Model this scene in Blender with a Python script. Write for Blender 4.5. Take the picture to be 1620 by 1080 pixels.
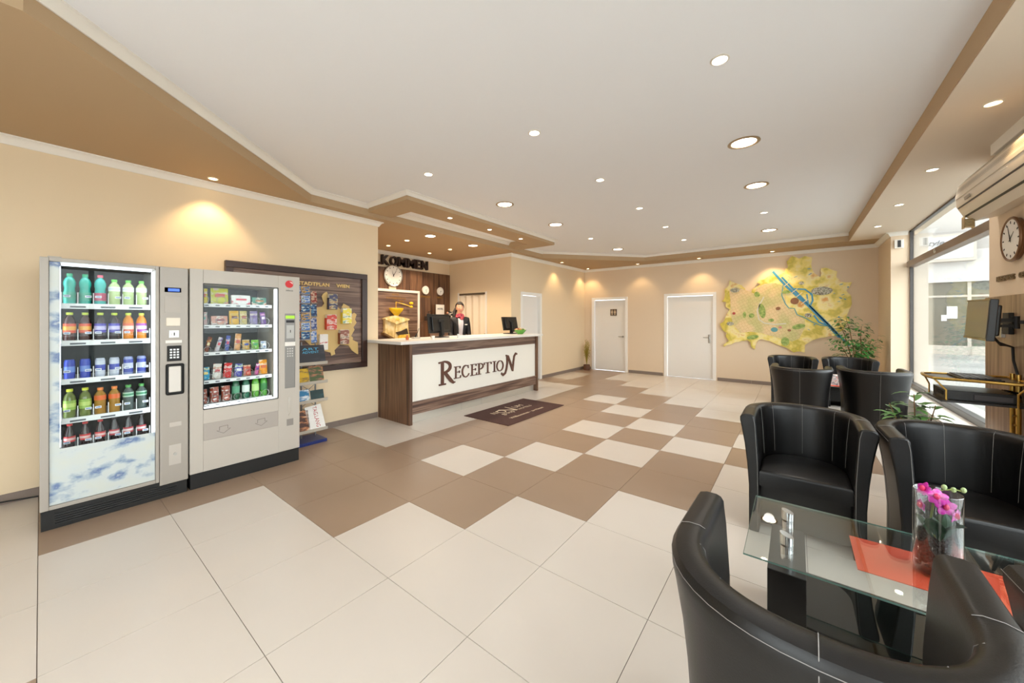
import bpy, bmesh, math, random
from mathutils import Vector, Matrix, geometry, noise
random.seed(7)
D = bpy.data
for o in list(D.objects): D.objects.remove(o)
C = bpy.context.scene.collection
SC = bpy.context.scene
PI = math.pi

# ------------------------------------------------------------------ camera, world, exposure
cam_d = D.cameras.new('camera'); cam = D.objects.new('camera', cam_d); C.objects.link(cam)
cam.location = (1.14312, -1.19136, 1.41732)
cam.rotation_euler = (PI/2, 0, 0.6745)
cam_d.sensor_width = 36; cam_d.lens = 582.42/1620*36
cam_d.shift_x = (810-792.02)/1620; cam_d.shift_y = (505.06-540)/1620
cam_d.clip_start = 0.03; cam_d.clip_end = 200
SC.camera = cam
w = D.worlds.new('overcast_sky'); SC.world = w; w.use_nodes = True
bg = w.node_tree.nodes['Background']; bg.inputs[0].default_value = (0.93, 0.97, 1.0, 1); bg.inputs[1].default_value = 7.0
SC.view_settings.view_transform = 'Standard'; SC.view_settings.look = 'None'
SC.view_settings.gamma = 1; SC.view_settings.use_curve_mapping = False
SC.view_settings.exposure = -0.12
E_SMALL, E_LARGE, E_WARM, E_RECESS = 13, 22, 27, 60

# ------------------------------------------------------------------ helpers
def lin(h):
    if isinstance(h, str): h = [int(h[i:i+2], 16)/255 for i in (0, 2, 4)]
    return tuple((c/12.92 if c <= 0.04045 else ((c+0.055)/1.055)**2.4) for c in h) + (1,)
MATS = {}
def mat(name, col, rough=0.5, metal=0, bump=0, bscale=60, spec=None, emit=None, es=1, var=0, vscale=3, coat=0):
    if name in MATS: return MATS[name]
    m = D.materials.new(name); m.use_nodes = True; nt = m.node_tree; b = nt.nodes['Principled BSDF']
    c = lin(col); b.inputs['Base Color'].default_value = c; b.inputs['Roughness'].default_value = rough
    b.inputs['Metallic'].default_value = metal
    if spec is not None: b.inputs['Specular IOR Level'].default_value = spec
    if coat: b.inputs['Coat Weight'].default_value = coat; b.inputs['Coat Roughness'].default_value = 0.1
    if emit: b.inputs['Emission Color'].default_value = lin(emit); b.inputs['Emission Strength'].default_value = es
    if bump or var:
        tc = nt.nodes.new('ShaderNodeTexCoord'); n = nt.nodes.new('ShaderNodeTexNoise')
        nt.links.new(tc.outputs['Object'], n.inputs['Vector']); n.inputs['Scale'].default_value = bscale; n.inputs['Detail'].default_value = 4
        if bump:
            bp = nt.nodes.new('ShaderNodeBump'); bp.inputs['Strength'].default_value = bump; bp.inputs['Distance'].default_value = 0.01
            nt.links.new(n.outputs[0], bp.inputs['Height']); nt.links.new(bp.outputs[0], b.inputs['Normal'])
        if var:
            n2 = nt.nodes.new('ShaderNodeTexNoise'); n2.inputs['Scale'].default_value = vscale; n2.inputs['Detail'].default_value = 5
            oi = nt.nodes.new('ShaderNodeObjectInfo'); ad = nt.nodes.new('ShaderNodeVectorMath')
            nt.links.new(tc.outputs['Object'], ad.inputs[0]); nt.links.new(oi.outputs['Location'], ad.inputs[1])
            nt.links.new(ad.outputs[0], n2.inputs['Vector'])
            mx = nt.nodes.new('ShaderNodeMix'); mx.data_type = 'RGBA'
            mx.inputs[6].default_value = tuple(x*(1-var) for x in c[:3])+(1,); mx.inputs[7].default_value = tuple(min(1, x*(1+var)) for x in c[:3])+(1,)
            nt.links.new(n2.outputs[0], mx.inputs[0]); nt.links.new(mx.outputs[2], b.inputs['Base Color'])
    MATS[name] = m; return m
def ramp_mat(name, cols, scale=(1, 1, 1), nscale=5, rough=0.5, detail=6, emit=0, dist=0, vor=False, gen=False, bump=0):
    if name in MATS: return MATS[name]
    m = D.materials.new(name); m.use_nodes = True; nt = m.node_tree; b = nt.nodes['Principled BSDF']; L = nt.links
    tc = nt.nodes.new('ShaderNodeTexCoord'); mp = nt.nodes.new('ShaderNodeMapping'); mp.inputs['Scale'].default_value = scale
    L.new(tc.outputs['Generated' if gen else 'Object'], mp.inputs[0])
    n = nt.nodes.new('ShaderNodeTexVoronoi' if vor else 'ShaderNodeTexNoise'); n.inputs['Scale'].default_value = nscale
    if not vor: n.inputs['Detail'].default_value = detail; n.inputs['Distortion'].default_value = dist
    L.new(mp.outputs[0], n.inputs['Vector'])
    r = nt.nodes.new('ShaderNodeValToRGB'); cr = r.color_ramp
    if vor: cr.interpolation = 'CONSTANT'
    while len(cr.elements) < len(cols): cr.elements.new(0.5)
    for e, (p, c) in zip(cr.elements, cols): e.position = p
    for e, (p, c) in zip(cr.elements, cols): e.position = p; e.color = lin(c)
    if vor:
        sp = nt.nodes.new('ShaderNodeSeparateColor'); L.new(n.outputs['Color'], sp.inputs[0]); L.new(sp.outputs[0], r.inputs[0])
    else: L.new(n.outputs[0], r.inputs[0])
    L.new(r.outputs[0], b.inputs['Base Color']); b.inputs['Roughness'].default_value = rough
    if emit: L.new(r.outputs[0], b.inputs['Emission Color']); b.inputs['Emission Strength'].default_value = emit
    if bump:
        bp = nt.nodes.new('ShaderNodeBump'); bp.inputs['Strength'].default_value = bump; bp.inputs['Distance'].default_value = 0.005
        L.new(n.outputs[0], bp.inputs['Height']); L.new(bp.outputs[0], b.inputs['Normal'])
    MATS[name] = m; return m
def glass(name, tint=(1, 1, 1), refl=1.0, ior=1.5, rough=0.0):
    if name in MATS: return MATS[name]
    m = D.materials.new(name); m.use_nodes = True; nt = m.node_tree; nt.nodes.clear(); L = nt.links
    out = nt.nodes.new('ShaderNodeOutputMaterial'); mx = nt.nodes.new('ShaderNodeMixShader')
    t = nt.nodes.new('ShaderNodeBsdfTransparent'); t.inputs[0].default_value = tuple(tint)+(1,)
    g = nt.nodes.new('ShaderNodeBsdfGlossy'); g.inputs['Roughness'].default_value = rough
    f = nt.nodes.new('ShaderNodeFresnel'); ge = nt.nodes.new('ShaderNodeNewGeometry'); mr = nt.nodes.new('ShaderNodeMapRange')
    mr.inputs['To Min'].default_value = ior; mr.inputs['To Max'].default_value = 1/ior      # same thin-sheet reflectance on both faces
    L.new(ge.outputs['Backfacing'], mr.inputs[0]); L.new(mr.outputs[0], f.inputs[0])
    mu = nt.nodes.new('ShaderNodeMath'); mu.operation = 'MULTIPLY'; mu.inputs[1].default_value = refl
    L.new(f.outputs[0], mu.inputs[0]); L.new(mu.outputs[0], mx.inputs[0]); L.new(t.outputs[0], mx.inputs[1]); L.new(g.outputs[0], mx.inputs[2]); L.new(mx.outputs[0], out.inputs[0])
    MATS[name] = m; return m
def wood(name, cols, axis, rough=0.4):
    s = [14, 14, 14]; s[axis] = 0.6
    return ramp_mat(name, cols, scale=tuple(s), nscale=1.6, rough=rough, detail=8, dist=0.4)

class Bm:
    def __init__(s): s.b = bmesh.new()
    def box(s, x0, x1, y0, y1, z0, z1, bev=0):
        r = bmesh.ops.create_cube(s.b, size=1)
        sx, sy, sz = abs(x1-x0), abs(y1-y0), abs(z1-z0)
        for v in r['verts']: v.co = Vector(((x0+x1)/2+v.co.x*sx, (y0+y1)/2+v.co.y*sy, (z0+z1)/2+v.co.z*sz))
        if bev:
            es = list({e for v in r['verts'] for e in v.link_edges})
            bmesh.ops.bevel(s.b, geom=es, offset=bev, segments=2, affect='EDGES', profile=0.5)
        return s
    def cyl(s, p0, p1, r0, r1=None, n=16, caps=True):
        p0 = Vector(p0); p1 = Vector(p1); d = p1-p0; r1 = r0 if r1 is None else r1
        M = Matrix.Translation((p0+p1)/2) @ d.to_track_quat('Z', 'Y').to_matrix().to_4x4()
        bmesh.ops.create_cone(s.b, cap_ends=caps, segments=n, radius1=max(r0, 1e-5), radius2=max(r1, 1e-5), depth=d.length, matrix=M); return s
    def tube(s, pts, r, n=6, closed=False):
        pts = [Vector(p) for p in pts]; rings = []; N = len(pts)
        for i, p in enumerate(pts):
            a = pts[(i-1) % N] if (closed or i > 0) else p; b = pts[(i+1) % N] if (closed or i < N-1) else p
            d = (b-a).normalized()
            u = None if i == 0 else (pu-d*pu.dot(d))
            if u is None or u.length < 1e-3:
                u = d.cross(Vector((0, 0, 1)))
                if u.length < 0.05: u = d.cross(Vector((1, 0, 0)))
            u.normalize(); v = d.cross(u); pu = u
            rr = r[i] if isinstance(r, (list, tuple)) else r
            rings.append([s.b.verts.new(p+(u*math.cos(t)+v*math.sin(t))*rr) for t in [2*PI*k/n for k in range(n)]])
        for i in range(N if closed else N-1):
            A, B = rings[i], rings[(i+1) % N]
            for k in range(n): s.b.faces.new((A[k], A[(k+1) % n], B[(k+1) % n], B[k]))
        if not closed:
            s.b.faces.new(rings[0][::-1]); s.b.faces.new(rings[-1])
        return s
    def lathe(s, prof, cx=0, cy=0, n=20, z0=0, sx=1, sy=1):
        rings = []
        for r, z in prof:
            rings.append([s.b.verts.new((cx+sx*r*math.cos(2*PI*k/n), cy+sy*r*math.sin(2*PI*k/n), z0+z)) for k in range(n)] if r > 1e-6 else [s.b.verts.new((cx, cy, z0+z))])
        for A, B in zip(rings, rings[1:]):
            for k in range(n):
                k2 = (k+1) % n
                if len(A) == 1 and len(B) == 1: continue
                if len(A) == 1: s.b.faces.new((A[0], B[k2], B[k]))
                elif len(B) == 1: s.b.faces.new((A[k], A[k2], B[0]))
                else: s.b.faces.new((A[k], A[k2], B[k2], B[k]))
        return s
    def prism(s, pts, frame, d0, d1):
        """2-D polygon extruded; frame(u, v, d) -> point"""
        tri = geometry.tessellate_polygon([[Vector((p[0], p[1], 0)) for p in pts]])
        a = [s.b.verts.new(frame(u, v, d0)) for u, v in pts]; b = [s.b.verts.new(frame(u, v, d1)) for u, v in pts]
        for t in tri:
            try: s.b.faces.new([b[i] for i in t]); s.b.faces.new([a[i] for i in t][::-1])
            except ValueError: pass
        for i in range(len(pts)):
            j = (i+1) % len(pts)
            try: s.b.faces.new((a[i], a[j], b[j], b[i]))
            except ValueError: pass
        return s
    def sweep(s, path, prof, closed=False, cap=True):
        """path in XY, profile (offset to the left of travel, z)"""
        N = len(path); P = [Vector((p[0], p[1])) for p in path]; rings = []
        for i, p in enumerate(P):
            a = P[(i-1) % N] if (closed or i > 0) else None; b = P[(i+1) % N] if (closed or i < N-1) else None
            d1 = (p-a).normalized() if a is not None else None; d2 = (b-p).normalized() if b is not None else None
            if d1 is None: d1 = d2
            if d2 is None: d2 = d1
            n1 = Vector((-d1.y, d1.x)); n2 = Vector((-d2.y, d2.x)); m = (n1+n2)
            m = m.normalized() if m.length > 1e-6 else n1; k = 1/max(0.3, m.dot(n1))
            rings.append([s.b.verts.new((p.x+m.x*k*o, p.y+m.y*k*o, z)) for o, z in prof])
        M = len(prof)
        for i in range(N if closed else N-1):
            A, B = rings[i], rings[(i+1) % N]
            for k in range(M): s.b.faces.new((A[k], B[k], B[(k+1) % M], A[(k+1) % M]))
        if not closed and cap: s.b.faces.new(rings[0]); s.b.faces.new(rings[-1][::-1])
        return s
    def sphere(s, c, r, sx=1, sy=1, sz=1, seg=12, M=None):
        T = Matrix.Translation(c) @ (M or Matrix()) @ Matrix.Diagonal((sx, sy, sz, 1))
        bmesh.ops.create_uvsphere(s.b, u_segments=seg, v_segments=max(6, seg*2//3), radius=r, matrix=T); return s
    def quad(s, a, b, c, d):
        s.b.faces.new([s.b.verts.new(p) for p in (a, b, c, d)]); return s
    def add_mesh(s, me, M):
        n0 = len(s.b.verts); s.b.from_mesh(me); s.b.verts.ensure_lookup_table()
        for v in s.b.verts[n0:]: v.co = M @ v.co
        return s
    def xf(s, M):
        for v in s.b.verts: v.co = M @ v.co
        return s
def wloc(o):
    v = Vector((0, 0, 0))
    while o is not None: v = v+o.location; o = o.parent
    return v
def obj(name, bm, m, parent=None, smooth=False, tagd=None, origin=None, kind=None, recalc=True):
    if isinstance(bm, Bm): bm = bm.b
    if recalc: bmesh.ops.recalc_face_normals(bm, faces=bm.faces[:])
    off = wloc(parent); org = Vector(origin) if origin is not None else off
    if org.length > 0: bmesh.ops.translate(bm, verts=bm.verts[:], vec=-org)
    me = D.meshes.new(name); bm.to_mesh(me); bm.free()
    for k in (m if isinstance(m, (list, tuple)) else [m]): me.materials.append(k)
    if smooth:
        me.polygons.foreach_set('use_smooth', [True]*len(me.polygons)); 
        try: me.set_sharp_from_angle(angle=math.radians(40))
        except Exception: pass
    o = D.objects.new(name, me); C.objects.link(o)
    if parent is not None: o.parent = parent
    o.location = org-off
    if kind: o['kind'] = kind
    return o
def thing(name, label, cat, loc=(0, 0, 0), rz=0, group=None):
    o = D.objects.new(name, None); C.objects.link(o); o.location = loc; o.rotation_euler = (0, 0, rz); o.empty_display_size = 0.1
    return tag(o, label, cat, group)
def tag(o, label, cat, group=None):
    o['label'] = label; o['category'] = cat
    if group: o['group'] = group
    return o
def struct(name, bm, m, smooth=False, label=None):
    o = obj(name, bm, m, None, smooth); o['kind'] = 'structure'
    if label: o['label'] = label
    return o
def dup(root, loc, rz, label, group=None, scale=None):
    r = root.copy(); C.objects.link(r); r.location = loc; r.rotation_euler = (0, 0, rz); r['label'] = label
    if group: r['group'] = group
    if scale: r.scale = scale
    for ch in list(root.children):
        c = ch.copy(); C.objects.link(c); c.parent = r
        for g in ch.children:
            d = g.copy(); C.objects.link(d); d.parent = c
    return r
def text_bm(txt, origin, right, up, width=None, height=0.1, depth=0.004, bm=None, shear=0, bold=0):
    cu = D.curves.new('t', 'FONT'); cu.body = txt; cu.extrude = 0.5; cu.resolution_u = 3; cu.shear = shear; cu.offset = bold
    ob = D.objects.new('t', cu); C.objects.link(ob)
    dg = bpy.context.evaluated_depsgraph_get(); dg.update(); me = D.meshes.new_from_object(ob.evaluated_get(dg))
    D.objects.remove(ob); D.curves.remove(cu)
    xs = [v.co.x for v in me.vertices]; ys = [v.co.y for v in me.vertices]
    x0, x1, y0, y1 = min(xs), max(xs), min(ys), max(ys)
    sy = height/(y1-y0); sx = (width/(x1-x0)) if width else sy
    R = Vector(right).normalized(); U = Vector(up).normalized(); N = R.cross(U); O = Vector(origin)
    for v in me.vertices: v.co = O+R*((v.co.x-x0)*sx)+U*((v.co.y-y0)*sy)+N*((v.co.z+0.5)*depth)
    bm = bm or Bm(); bm.b.from_mesh(me); D.meshes.remove(me); return bm
FX = lambda X: (lambda u, v, d: Vector((X+d, u, v)))          # wall facing +X: u = Y, v = Z
FXn = lambda X: (lambda u, v, d: Vector((X-d, u, v)))
FY = lambda Y: (lambda u, v, d: Vector((u, Y-d, v)))          # wall facing -Y: u = X, v = Z
FZ = lambda Z: (lambda u, v, d: Vector((u, v, Z+d)))
def wall(axis, c0, c1, a0, a1, z0, z1, openings=()):
    b = Bm()
    def bx(p, q, r, t):
        if q-p < 1e-4 or t-r < 1e-4: return
        if axis == 0: b.box(c0, c1, p, q, r, t)
        else: b.box(p, q, c0, c1, r, t)
    cur = a0
    for (p, q, zb, zt) in sorted(openings):
        bx(cur, p, z0, z1); bx(p, q, z0, zb); bx(p, q, zt, z1); cur = q
    bx(cur, a1, z0, z1); return b
ORD = ['first', 'second', 'third', 'fourth', 'fifth', 'sixth', 'seventh', 'eighth', 'ninth', 'tenth']

# ------------------------------------------------------------------ materials
M_wall = mat('wall_paint', 'ead5b4', 0.75, bump=0.05, bscale=180)
M_wallb = mat('back_wall_paint', 'e6d1b6', 0.75, bump=0.05, bscale=180)
M_ceil = mat('ceiling_white', 'f0f0f2', 0.85)
M_brown = mat('ceiling_taupe', 'b89d7b', 0.8)
M_daylit = mat('ceiling_taupe_daylit', 'e2d3c0', 0.8)  # paler copy of the taupe, with window daylight painted into the colour
M_corn = mat('cornice_white', 'f0ebe2', 0.6)
M_base = mat('skirting_tile', '85766c', 0.45)
M_white = mat('door_white', 'eeeae4', 0.4)
M_tw = mat('tile_cream', 'd3cac0', 0.27, bump=0.03, bscale=8, var=0.05, vscale=1.3, spec=0.45)
M_tb = mat('tile_brown', '9c8571', 0.3, bump=0.03, bscale=8, var=0.09, vscale=1.6, spec=0.45)
M_grout = mat('grout', '6b5f55', 0.8)
M_leather = mat('black_leather', '100f0f', 0.36, bump=0.06, bscale=260, spec=0.42)
M_stitch = mat('grey_stitching', '8b8784', 0.7)
M_dark = mat('black_plastic', '1c1b1b', 0.35)
M_black = mat('matt_black', '141312', 0.6)
M_chrome = mat('chrome', 'd8d8d8', 0.12, metal=1)
M_steel = mat('brushed_steel', 'b5b2ac', 0.35, metal=1)
M_gold = mat('brass', 'c9a357', 0.28, metal=1)
M_silver = mat('silver_paint', 'a69e94', 0.4, metal=0.15)
M_silver2 = mat('light_silver_paint', 'bdb5aa', 0.4, metal=0.05)
M_wv = wood('walnut_vertical', [(0.30, '3a241a'), (0.45, '5f412e'), (0.55, '7a583f'), (0.7, '4a3024')], 2)
M_wh = wood('walnut_horizontal', [(0.30, '44302a'), (0.46, '6a5043'), (0.56, '8b7161'), (0.7, '543c30')], 1)
M_wpier = wood('pale_walnut_vertical', [(0.30, '6e5440'), (0.46, '8f7359'), (0.6, 'a58a6d'), (0.75, '7d624c')], 2)
M_pane = glass('window_glass', (0.97, 0.99, 0.985), 0.8)
M_paper = mat('white_paper', 'efeae2', 0.6)

# ------------------------------------------------------------------ floor
def is_brown(i, j):
    if i >= 2: return (i, j) in ((2, 6), (2, 7))
    W = {1: lambda j: j == 5 or j == 7, 0: lambda j: j in (3, 4, 6, 7), -1: lambda j: j in (2, 3, 5, 7, 8),
         -2: lambda j: j in (1, 2, 4, 6, 8, 9, -3), -3: lambda j: j in (0, 1, 3, 4, 5, 6, 7, 9, 10), -4: lambda j: 0 <= j <= 11,
         -5: lambda j: -2 <= j <= 1 or j >= 10, -6: lambda j: -2 <= j <= 1 or j == 10 or j >= 13}
    return W[i](j) if i in W else False
fl = struct('floor', Bm().box(-5.6, 2.6, -4.0, 8.7, -0.12, -0.004), M_grout)
T = 0.6
def tile_mesh(x0, x1, y0, y1, m):
    b = Bm(); ox, oy = (x0+x1)/2, (y0+y1)/2
    b.box(x0-ox, x1-ox, y0-oy, y1-oy, -0.012, 0.0, 0)
    me = D.meshes.new('floor_tile'); b.b.to_mesh(me); b.b.free(); me.materials.append(m); return me
cache = {}; rest = Bm(); g = 0.0015
for i in range(-10, 5):
    for j in range(-7, 15):
        x0, x1, y0, y1 = i*T+g, (i+1)*T-g, j*T+g, (j+1)*T-g
        x0 = max(x0, -5.49); x1 = min(x1, 2.49); y1 = min(y1, 8.59)
        if x1-x0 < 0.02 or y1-y0 < 0.02: continue
        if i < -6 and not (3 <= j <= 8): continue
        x0c, x1c = x0, x1
        if i >= -6 and j >= -3:
            m = M_tb if is_brown(i, j) else M_tw
            key = (round(x1-x0, 3), round(y1-y0, 3), m.name)
            if key not in cache: cache[key] = tile_mesh(x0, x1, y0, y1, m)
            o = D.objects.new('floor_tile', cache[key]); C.objects.link(o); o.parent = fl
            o.location = ((x0+x1)/2, (y0+y1)/2, 0)
        else: rest.box(x0, x1, y0, y1, -0.012, 0)
o = obj('floor_tiles_beyond_view', rest, M_tw, fl); o.name = 'floor_tiling'; o['kind'] = 'stuff'

# ------------------------------------------------------------------ walls
ZL, ZU = 2.83, 2.98
struct('wall_left', wall(0, -3.72, -3.6, -4.0, 1.88, 0, 3.1), M_wall)
struct('wall_recess_front', wall(1, 1.76, 1.88, -5.6, -3.72, 0, 3.1), M_wall)
struct('wall_recess_rear', wall(0, -5.62, -5.5, 1.76, 5.22, 0, 3.1), M_wall)
struct('wall_recess_side', wall(1, 5.1, 5.22, -5.5, -3.6, 0, 3.1, [(-5.15, -4.33, 0, 2.03)]), M_wall)
struct('wall_left_rear', wall(0, -3.72, -3.6, 5.22, 8.72, 0, 3.1, [(5.5, 6.25, 0, 1.98)]), M_wall)
struct('wall_back', wall(1, 8.6, 8.72, -3.6, 2.75, 0, 3.1, [(-3.31, -2.40, 0, 1.97), (-1.37, -0.34, 0, 2.0)]), M_wallb)
struct('wall_corner_column', Bm().box(2.36, 2.62, 7.45, 8.6, 0, 3.1), M_wallb)
struct('wall_right', wall(0, 2.5, 2.78, 2.1, 4.11, 0, 3.1), M_wallb)
struct('wall_right_sill', Bm().box(2.33, 2.7, 4.11, 7.45, 0, 0.36), M_corn); struct('wall_right_sill_front', Bm().box(2.5, 2.7, -3.4, 2.1, 0, 0.30), M_corn)
struct('wall_right_front', wall(0, 2.5, 2.78, -4.0, -3.4, 0, 3.1), M_wallb)
struct('wall_front', wall(1, -4.12, -4.0, -3.72, 2.78, 0, 3.1, [(-1.1, 1.6, 0.3, 2.7)]), M_wall)

# upper ceiling and lowered taupe ceiling around the tray
struct('ceiling', Bm().box(-5.6, 2.8, -4.1, 8.7, ZU, 3.1), M_ceil)
TR = [(1.9, -3.9), (1.9, 7.93), (-1.72, 8.02), (-3.4, 6.04), (-3.4, 0.84), (-1.62, -1.24), (-1.62, -3.9)]
outer = [(-5.6, -4.1), (2.72, -4.1), (2.72, 8.7), (-5.6, 8.7)]
def ring_slab(b, outer, inner, z0, z1):
    vs = [Vector((x, y, 0)) for x, y in outer+inner]
    tri = geometry.tessellate_polygon([[Vector((x, y, 0)) for x, y in outer], [Vector((x, y, 0)) for x, y in inner]])
    lo = [b.b.verts.new((v.x, v.y, z0)) for v in vs]; hi = [b.b.verts.new((v.x, v.y, z1)) for v in vs]
    for t in tri:
        try: b.b.faces.new([lo[i] for i in t]); b.b.faces.new([hi[i] for i in t][::-1])
        except ValueError: pass
    n = len(outer); m = len(inner)
    for k in range(n): b.b.faces.new((lo[k], lo[(k+1) % n], hi[(k+1) % n], hi[k]))
    for k in range(m): b.b.faces.new((lo[n+k], lo[n+(k+1) % m], hi[n+(k+1) % m], hi[n+k]))
    return b
struct('ceiling_lowered', ring_slab(Bm(), outer, TR, ZL, ZU-0.001), M_brown)
struct('ceiling_daylit_strip', Bm().box(1.905, 2.71, -3.9, 7.92, ZL-0.004, ZL), M_daylit)  # thin sheet under the taupe ceiling carrying the painted daylight
# panel with a slot over the counter
b = Bm().box(-3.4, -2.55, 1.6, 1.96, 2.88, 2.979).box(-3.4, -2.55, 4.75, 5.12, 2.88, 2.979).box(-2.94, -2.55, 1.96, 4.75, 2.88, 2.979)
struct('ceiling_panel', b, M_brown)
def cornice(n, path, zt, side=1, h=0.065, pr=0.06, closed=False):
    zt -= 0.0; prof = [(0, zt), (0, zt-h), (pr*0.2, zt-h), (pr*0.3, zt-h*0.8), (pr*0.55, zt-h*0.42), (pr*0.85, zt-h*0.2), (pr, zt-h*0.17), (pr, zt)]
    if side < 0: prof = [(-o, z) for o, z in prof][::-1]
    struct('trim_%d' % n, Bm().sweep(path, prof, closed), M_corn, smooth=True)
cornice(1, [(-3.4, 8.0-2.0+0.04), (-3.4, 0.84), (-1.62, -1.24)], ZU, 1, 0.06, 0.05)
cornice(2, [(1.9, 7.93), (-1.72, 8.02), (-3.4, 6.04)], ZU, 1, 0.05, 0.045)
cornice(3, [(-3.4, 1.6), (-2.55, 1.6), (-2.55, 5.12), (-3.4, 5.12)], ZU, -1, 0.05, 0.05)
cornice(4, [(-3.6, -4.0), (-3.6, 1.88), (-3.66, 1.88)], ZL, -1)
cornice(5, [(-5.5, 1.88), (-5.5, 5.1), (-3.6, 5.1), (-3.6, 8.6), (2.36, 8.6), (2.36, 7.45), (2.55, 7.45)], ZL, -1)
def skirting(side, segs):
    root = None
    for s in segs:
        b = Bm()
        (x0, y0), (x1, y1), (nx, ny) = s
        L = math.hypot(x1-x0, y1-y0); n = max(1, round(L/0.6)); dx, dy = (x1-x0)/L, (y1-y0)/L
        for k in range(n):
            a, c = k*L/n+0.001, (k+1)*L/n-0.001
            xs = (x0+dx*a, x0+dx*c, x0+dx*a+nx*0.012, x0+dx*c+nx*0.012); ys = (y0+dy*a, y0+dy*c, y0+dy*a+ny*0.012, y0+dy*c+ny*0.012)
            b.box(min(xs), max(xs), min(ys), max(ys), 0.0, 0.075, 0.001)
        if root is None: root = struct('baseboard_'+side, b, M_base)
        else: obj('skirting_run', b, M_base, root)
skirting('left', [((-3.6, -3.9), (-3.6, 1.87), (1, 0))])
skirting('left_rear', [((-3.6, 6.33), (-3.6, 8.59), (1, 0)), ((-3.6, 5.11), (-3.6, 5.43), (1, 0))])
skirting('back', [((-3.59, 8.6), (-3.39, 8.6), (0, -1)), ((-2.32, 8.6), (-1.45, 8.6), (0, -1)), ((-0.26, 8.6), (2.35, 8.6), (0, -1))])

# doors
def door(n, axis, c, a0, a1, zt, inset, hinge, hn, plate=False):
    F = (lambda a, d, z: (c+d, a, z)) if axis == 0 else (lambda a, d, z: (a, c-d, z))
    def bx(b, a, q, d0, d1, z0, z1, bev=0):
        p, r = F(a, d0, z0), F(q, d1, z1)
        b.box(min(p[0], r[0]), max(p[0], r[0]), min(p[1], r[1]), max(p[1], r[1]), z0, z1, bev); return b
    leaf = struct('door_%d' % n, bx(Bm(), a0+0.02, a1-0.02, -inset-0.04, -inset, 0.006, zt-0.02, 0.002), M_white)
    fr = Bm()
    bx(fr, a0-0.055, a0+0.012, -0.115, 0.014, 0, zt+0.055); bx(fr, a1-0.012, a1+0.055, -0.115, 0.014, 0, zt+0.055); bx(fr, a0+0.012, a1-0.012, -0.115, 0.014, zt-0.012, zt+0.055)
    obj('door_frame', fr, mat('frame_white', 'f6f3ee', 0.4), leaf)
    hb = Bm(); hx = a1-0.09 if hinge < 0 else a0+0.09
    if plate:
        bx(hb, hx-0.025, hx+0.025, -inset, -inset+0.008, 0.86, 1.06, 0.002)
        hb.cyl(F(hx, -inset, 0.99), F(hx, -inset+0.05, 0.99), 0.012); hb.cyl(F(hx, -inset+0.05, 0.99), F(hx+hinge*0.12, -inset+0.05, 0.99), 0.011)
    else:
        hb.cyl(F(hx, -inset, 0.95), F(hx, -inset+0.01, 0.95), 0.025); hb.cyl(F(hx, -inset, 0.95), F(hx, -inset+0.05, 0.95), 0.009); hb.cyl(F(hx, -inset+0.05, 0.95), F(hx+hinge*0.11, -inset+0.05, 0.95), 0.009)
    obj('door_handle', hb, M_steel, leaf, smooth=True)
    return leaf
d1 = door(1, 1, 8.6, -3.31, -2.40, 1.97, 0.05, -1, 0)
d2 = door(2, 1, 8.6, -1.37, -0.34, 2.0, 0.035, -1, 0, True)
d3 = door(3, 0, -3.6, 5.5, 6.25, 1.98, 0.06, -1, 0)
struct('leak_block_behind_folding_door', Bm().box(-5.5, -3.73, 5.5, 5.6, 0, 3.1), M_wall)  # unseen backing added to keep sky light out of the door gaps
# toilet sign on door 1
b = Bm().box(-2.84, -2.66, 8.64, 8.651, 1.52, 1.70); sg = obj('door_sign', b, mat('sign_brown', '5b4a3c', 0.5), d1)
b = Bm()
for k, x in ((0, -2.79), (1, -2.71)):
    b.cyl((x, 8.639, 1.67), (x, 8.6355, 1.67), 0.013, n=12)
    b.prism([(x-0.022, 1.65), (x-0.03, 1.59), (x-0.012, 1.59), (x-0.012, 1.54), (x+0.012, 1.54), (x+0.012, 1.59), (x+0.03 if k else x+0.022, 1.59), (x+0.022, 1.65)], FY(8.64), 0, 0.004)
obj('pictogram', b, mat('sign_cream', 'cdb99c', 0.5), sg)
# folding door in the recess
fd = struct('door_4', Bm().box(-5.155, -4.325, 5.095, 5.17, 1.985, 2.03), mat('track_bronze', '6f6455', 0.4, metal=0.5))
fb = mat('folding_panel_cream', 'f1e3cf', 0.5)
xs = -5.14; k = 0
while xs < -4.40:
    wdt = 0.115 if k % 2 == 0 else 0.1
    y0, y1 = (5.11, 5.155) if k % 2 == 0 else (5.155, 5.11)
    b = Bm(); x2 = min(xs+wdt, -4.37)
    b.prism([(xs, y0), (x2, y1), (x2, y1+0.012), (xs, y0+0.012)], FZ(0.02), 0, 1.96)
    obj('folding_panel', b, fb, fd); xs += wdt; k += 1
b = Bm().box(-4.375, -4.325, 5.10, 5.17, 0, 1.985); obj('latch_post', b, fb, fd)
b = Bm().box(-4.36, -4.335, 5.088, 5.1, 0.95, 1.1).cyl((-4.345, 5.1, 1.06), (-4.345, 5.05, 1.06), 0.009).cyl((-4.345, 5.05, 1.06), (-4.43, 5.05, 1.06), 0.009)
obj('latch_handle', b, M_steel, fd, smooth=True)
obj('door_frame', Bm().box(-4.325, -4.28, 5.085, 5.1, 0, 2.05).box(-5.2, -5.155, 5.085, 5.1, 0, 2.05), M_white, fd)

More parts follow.
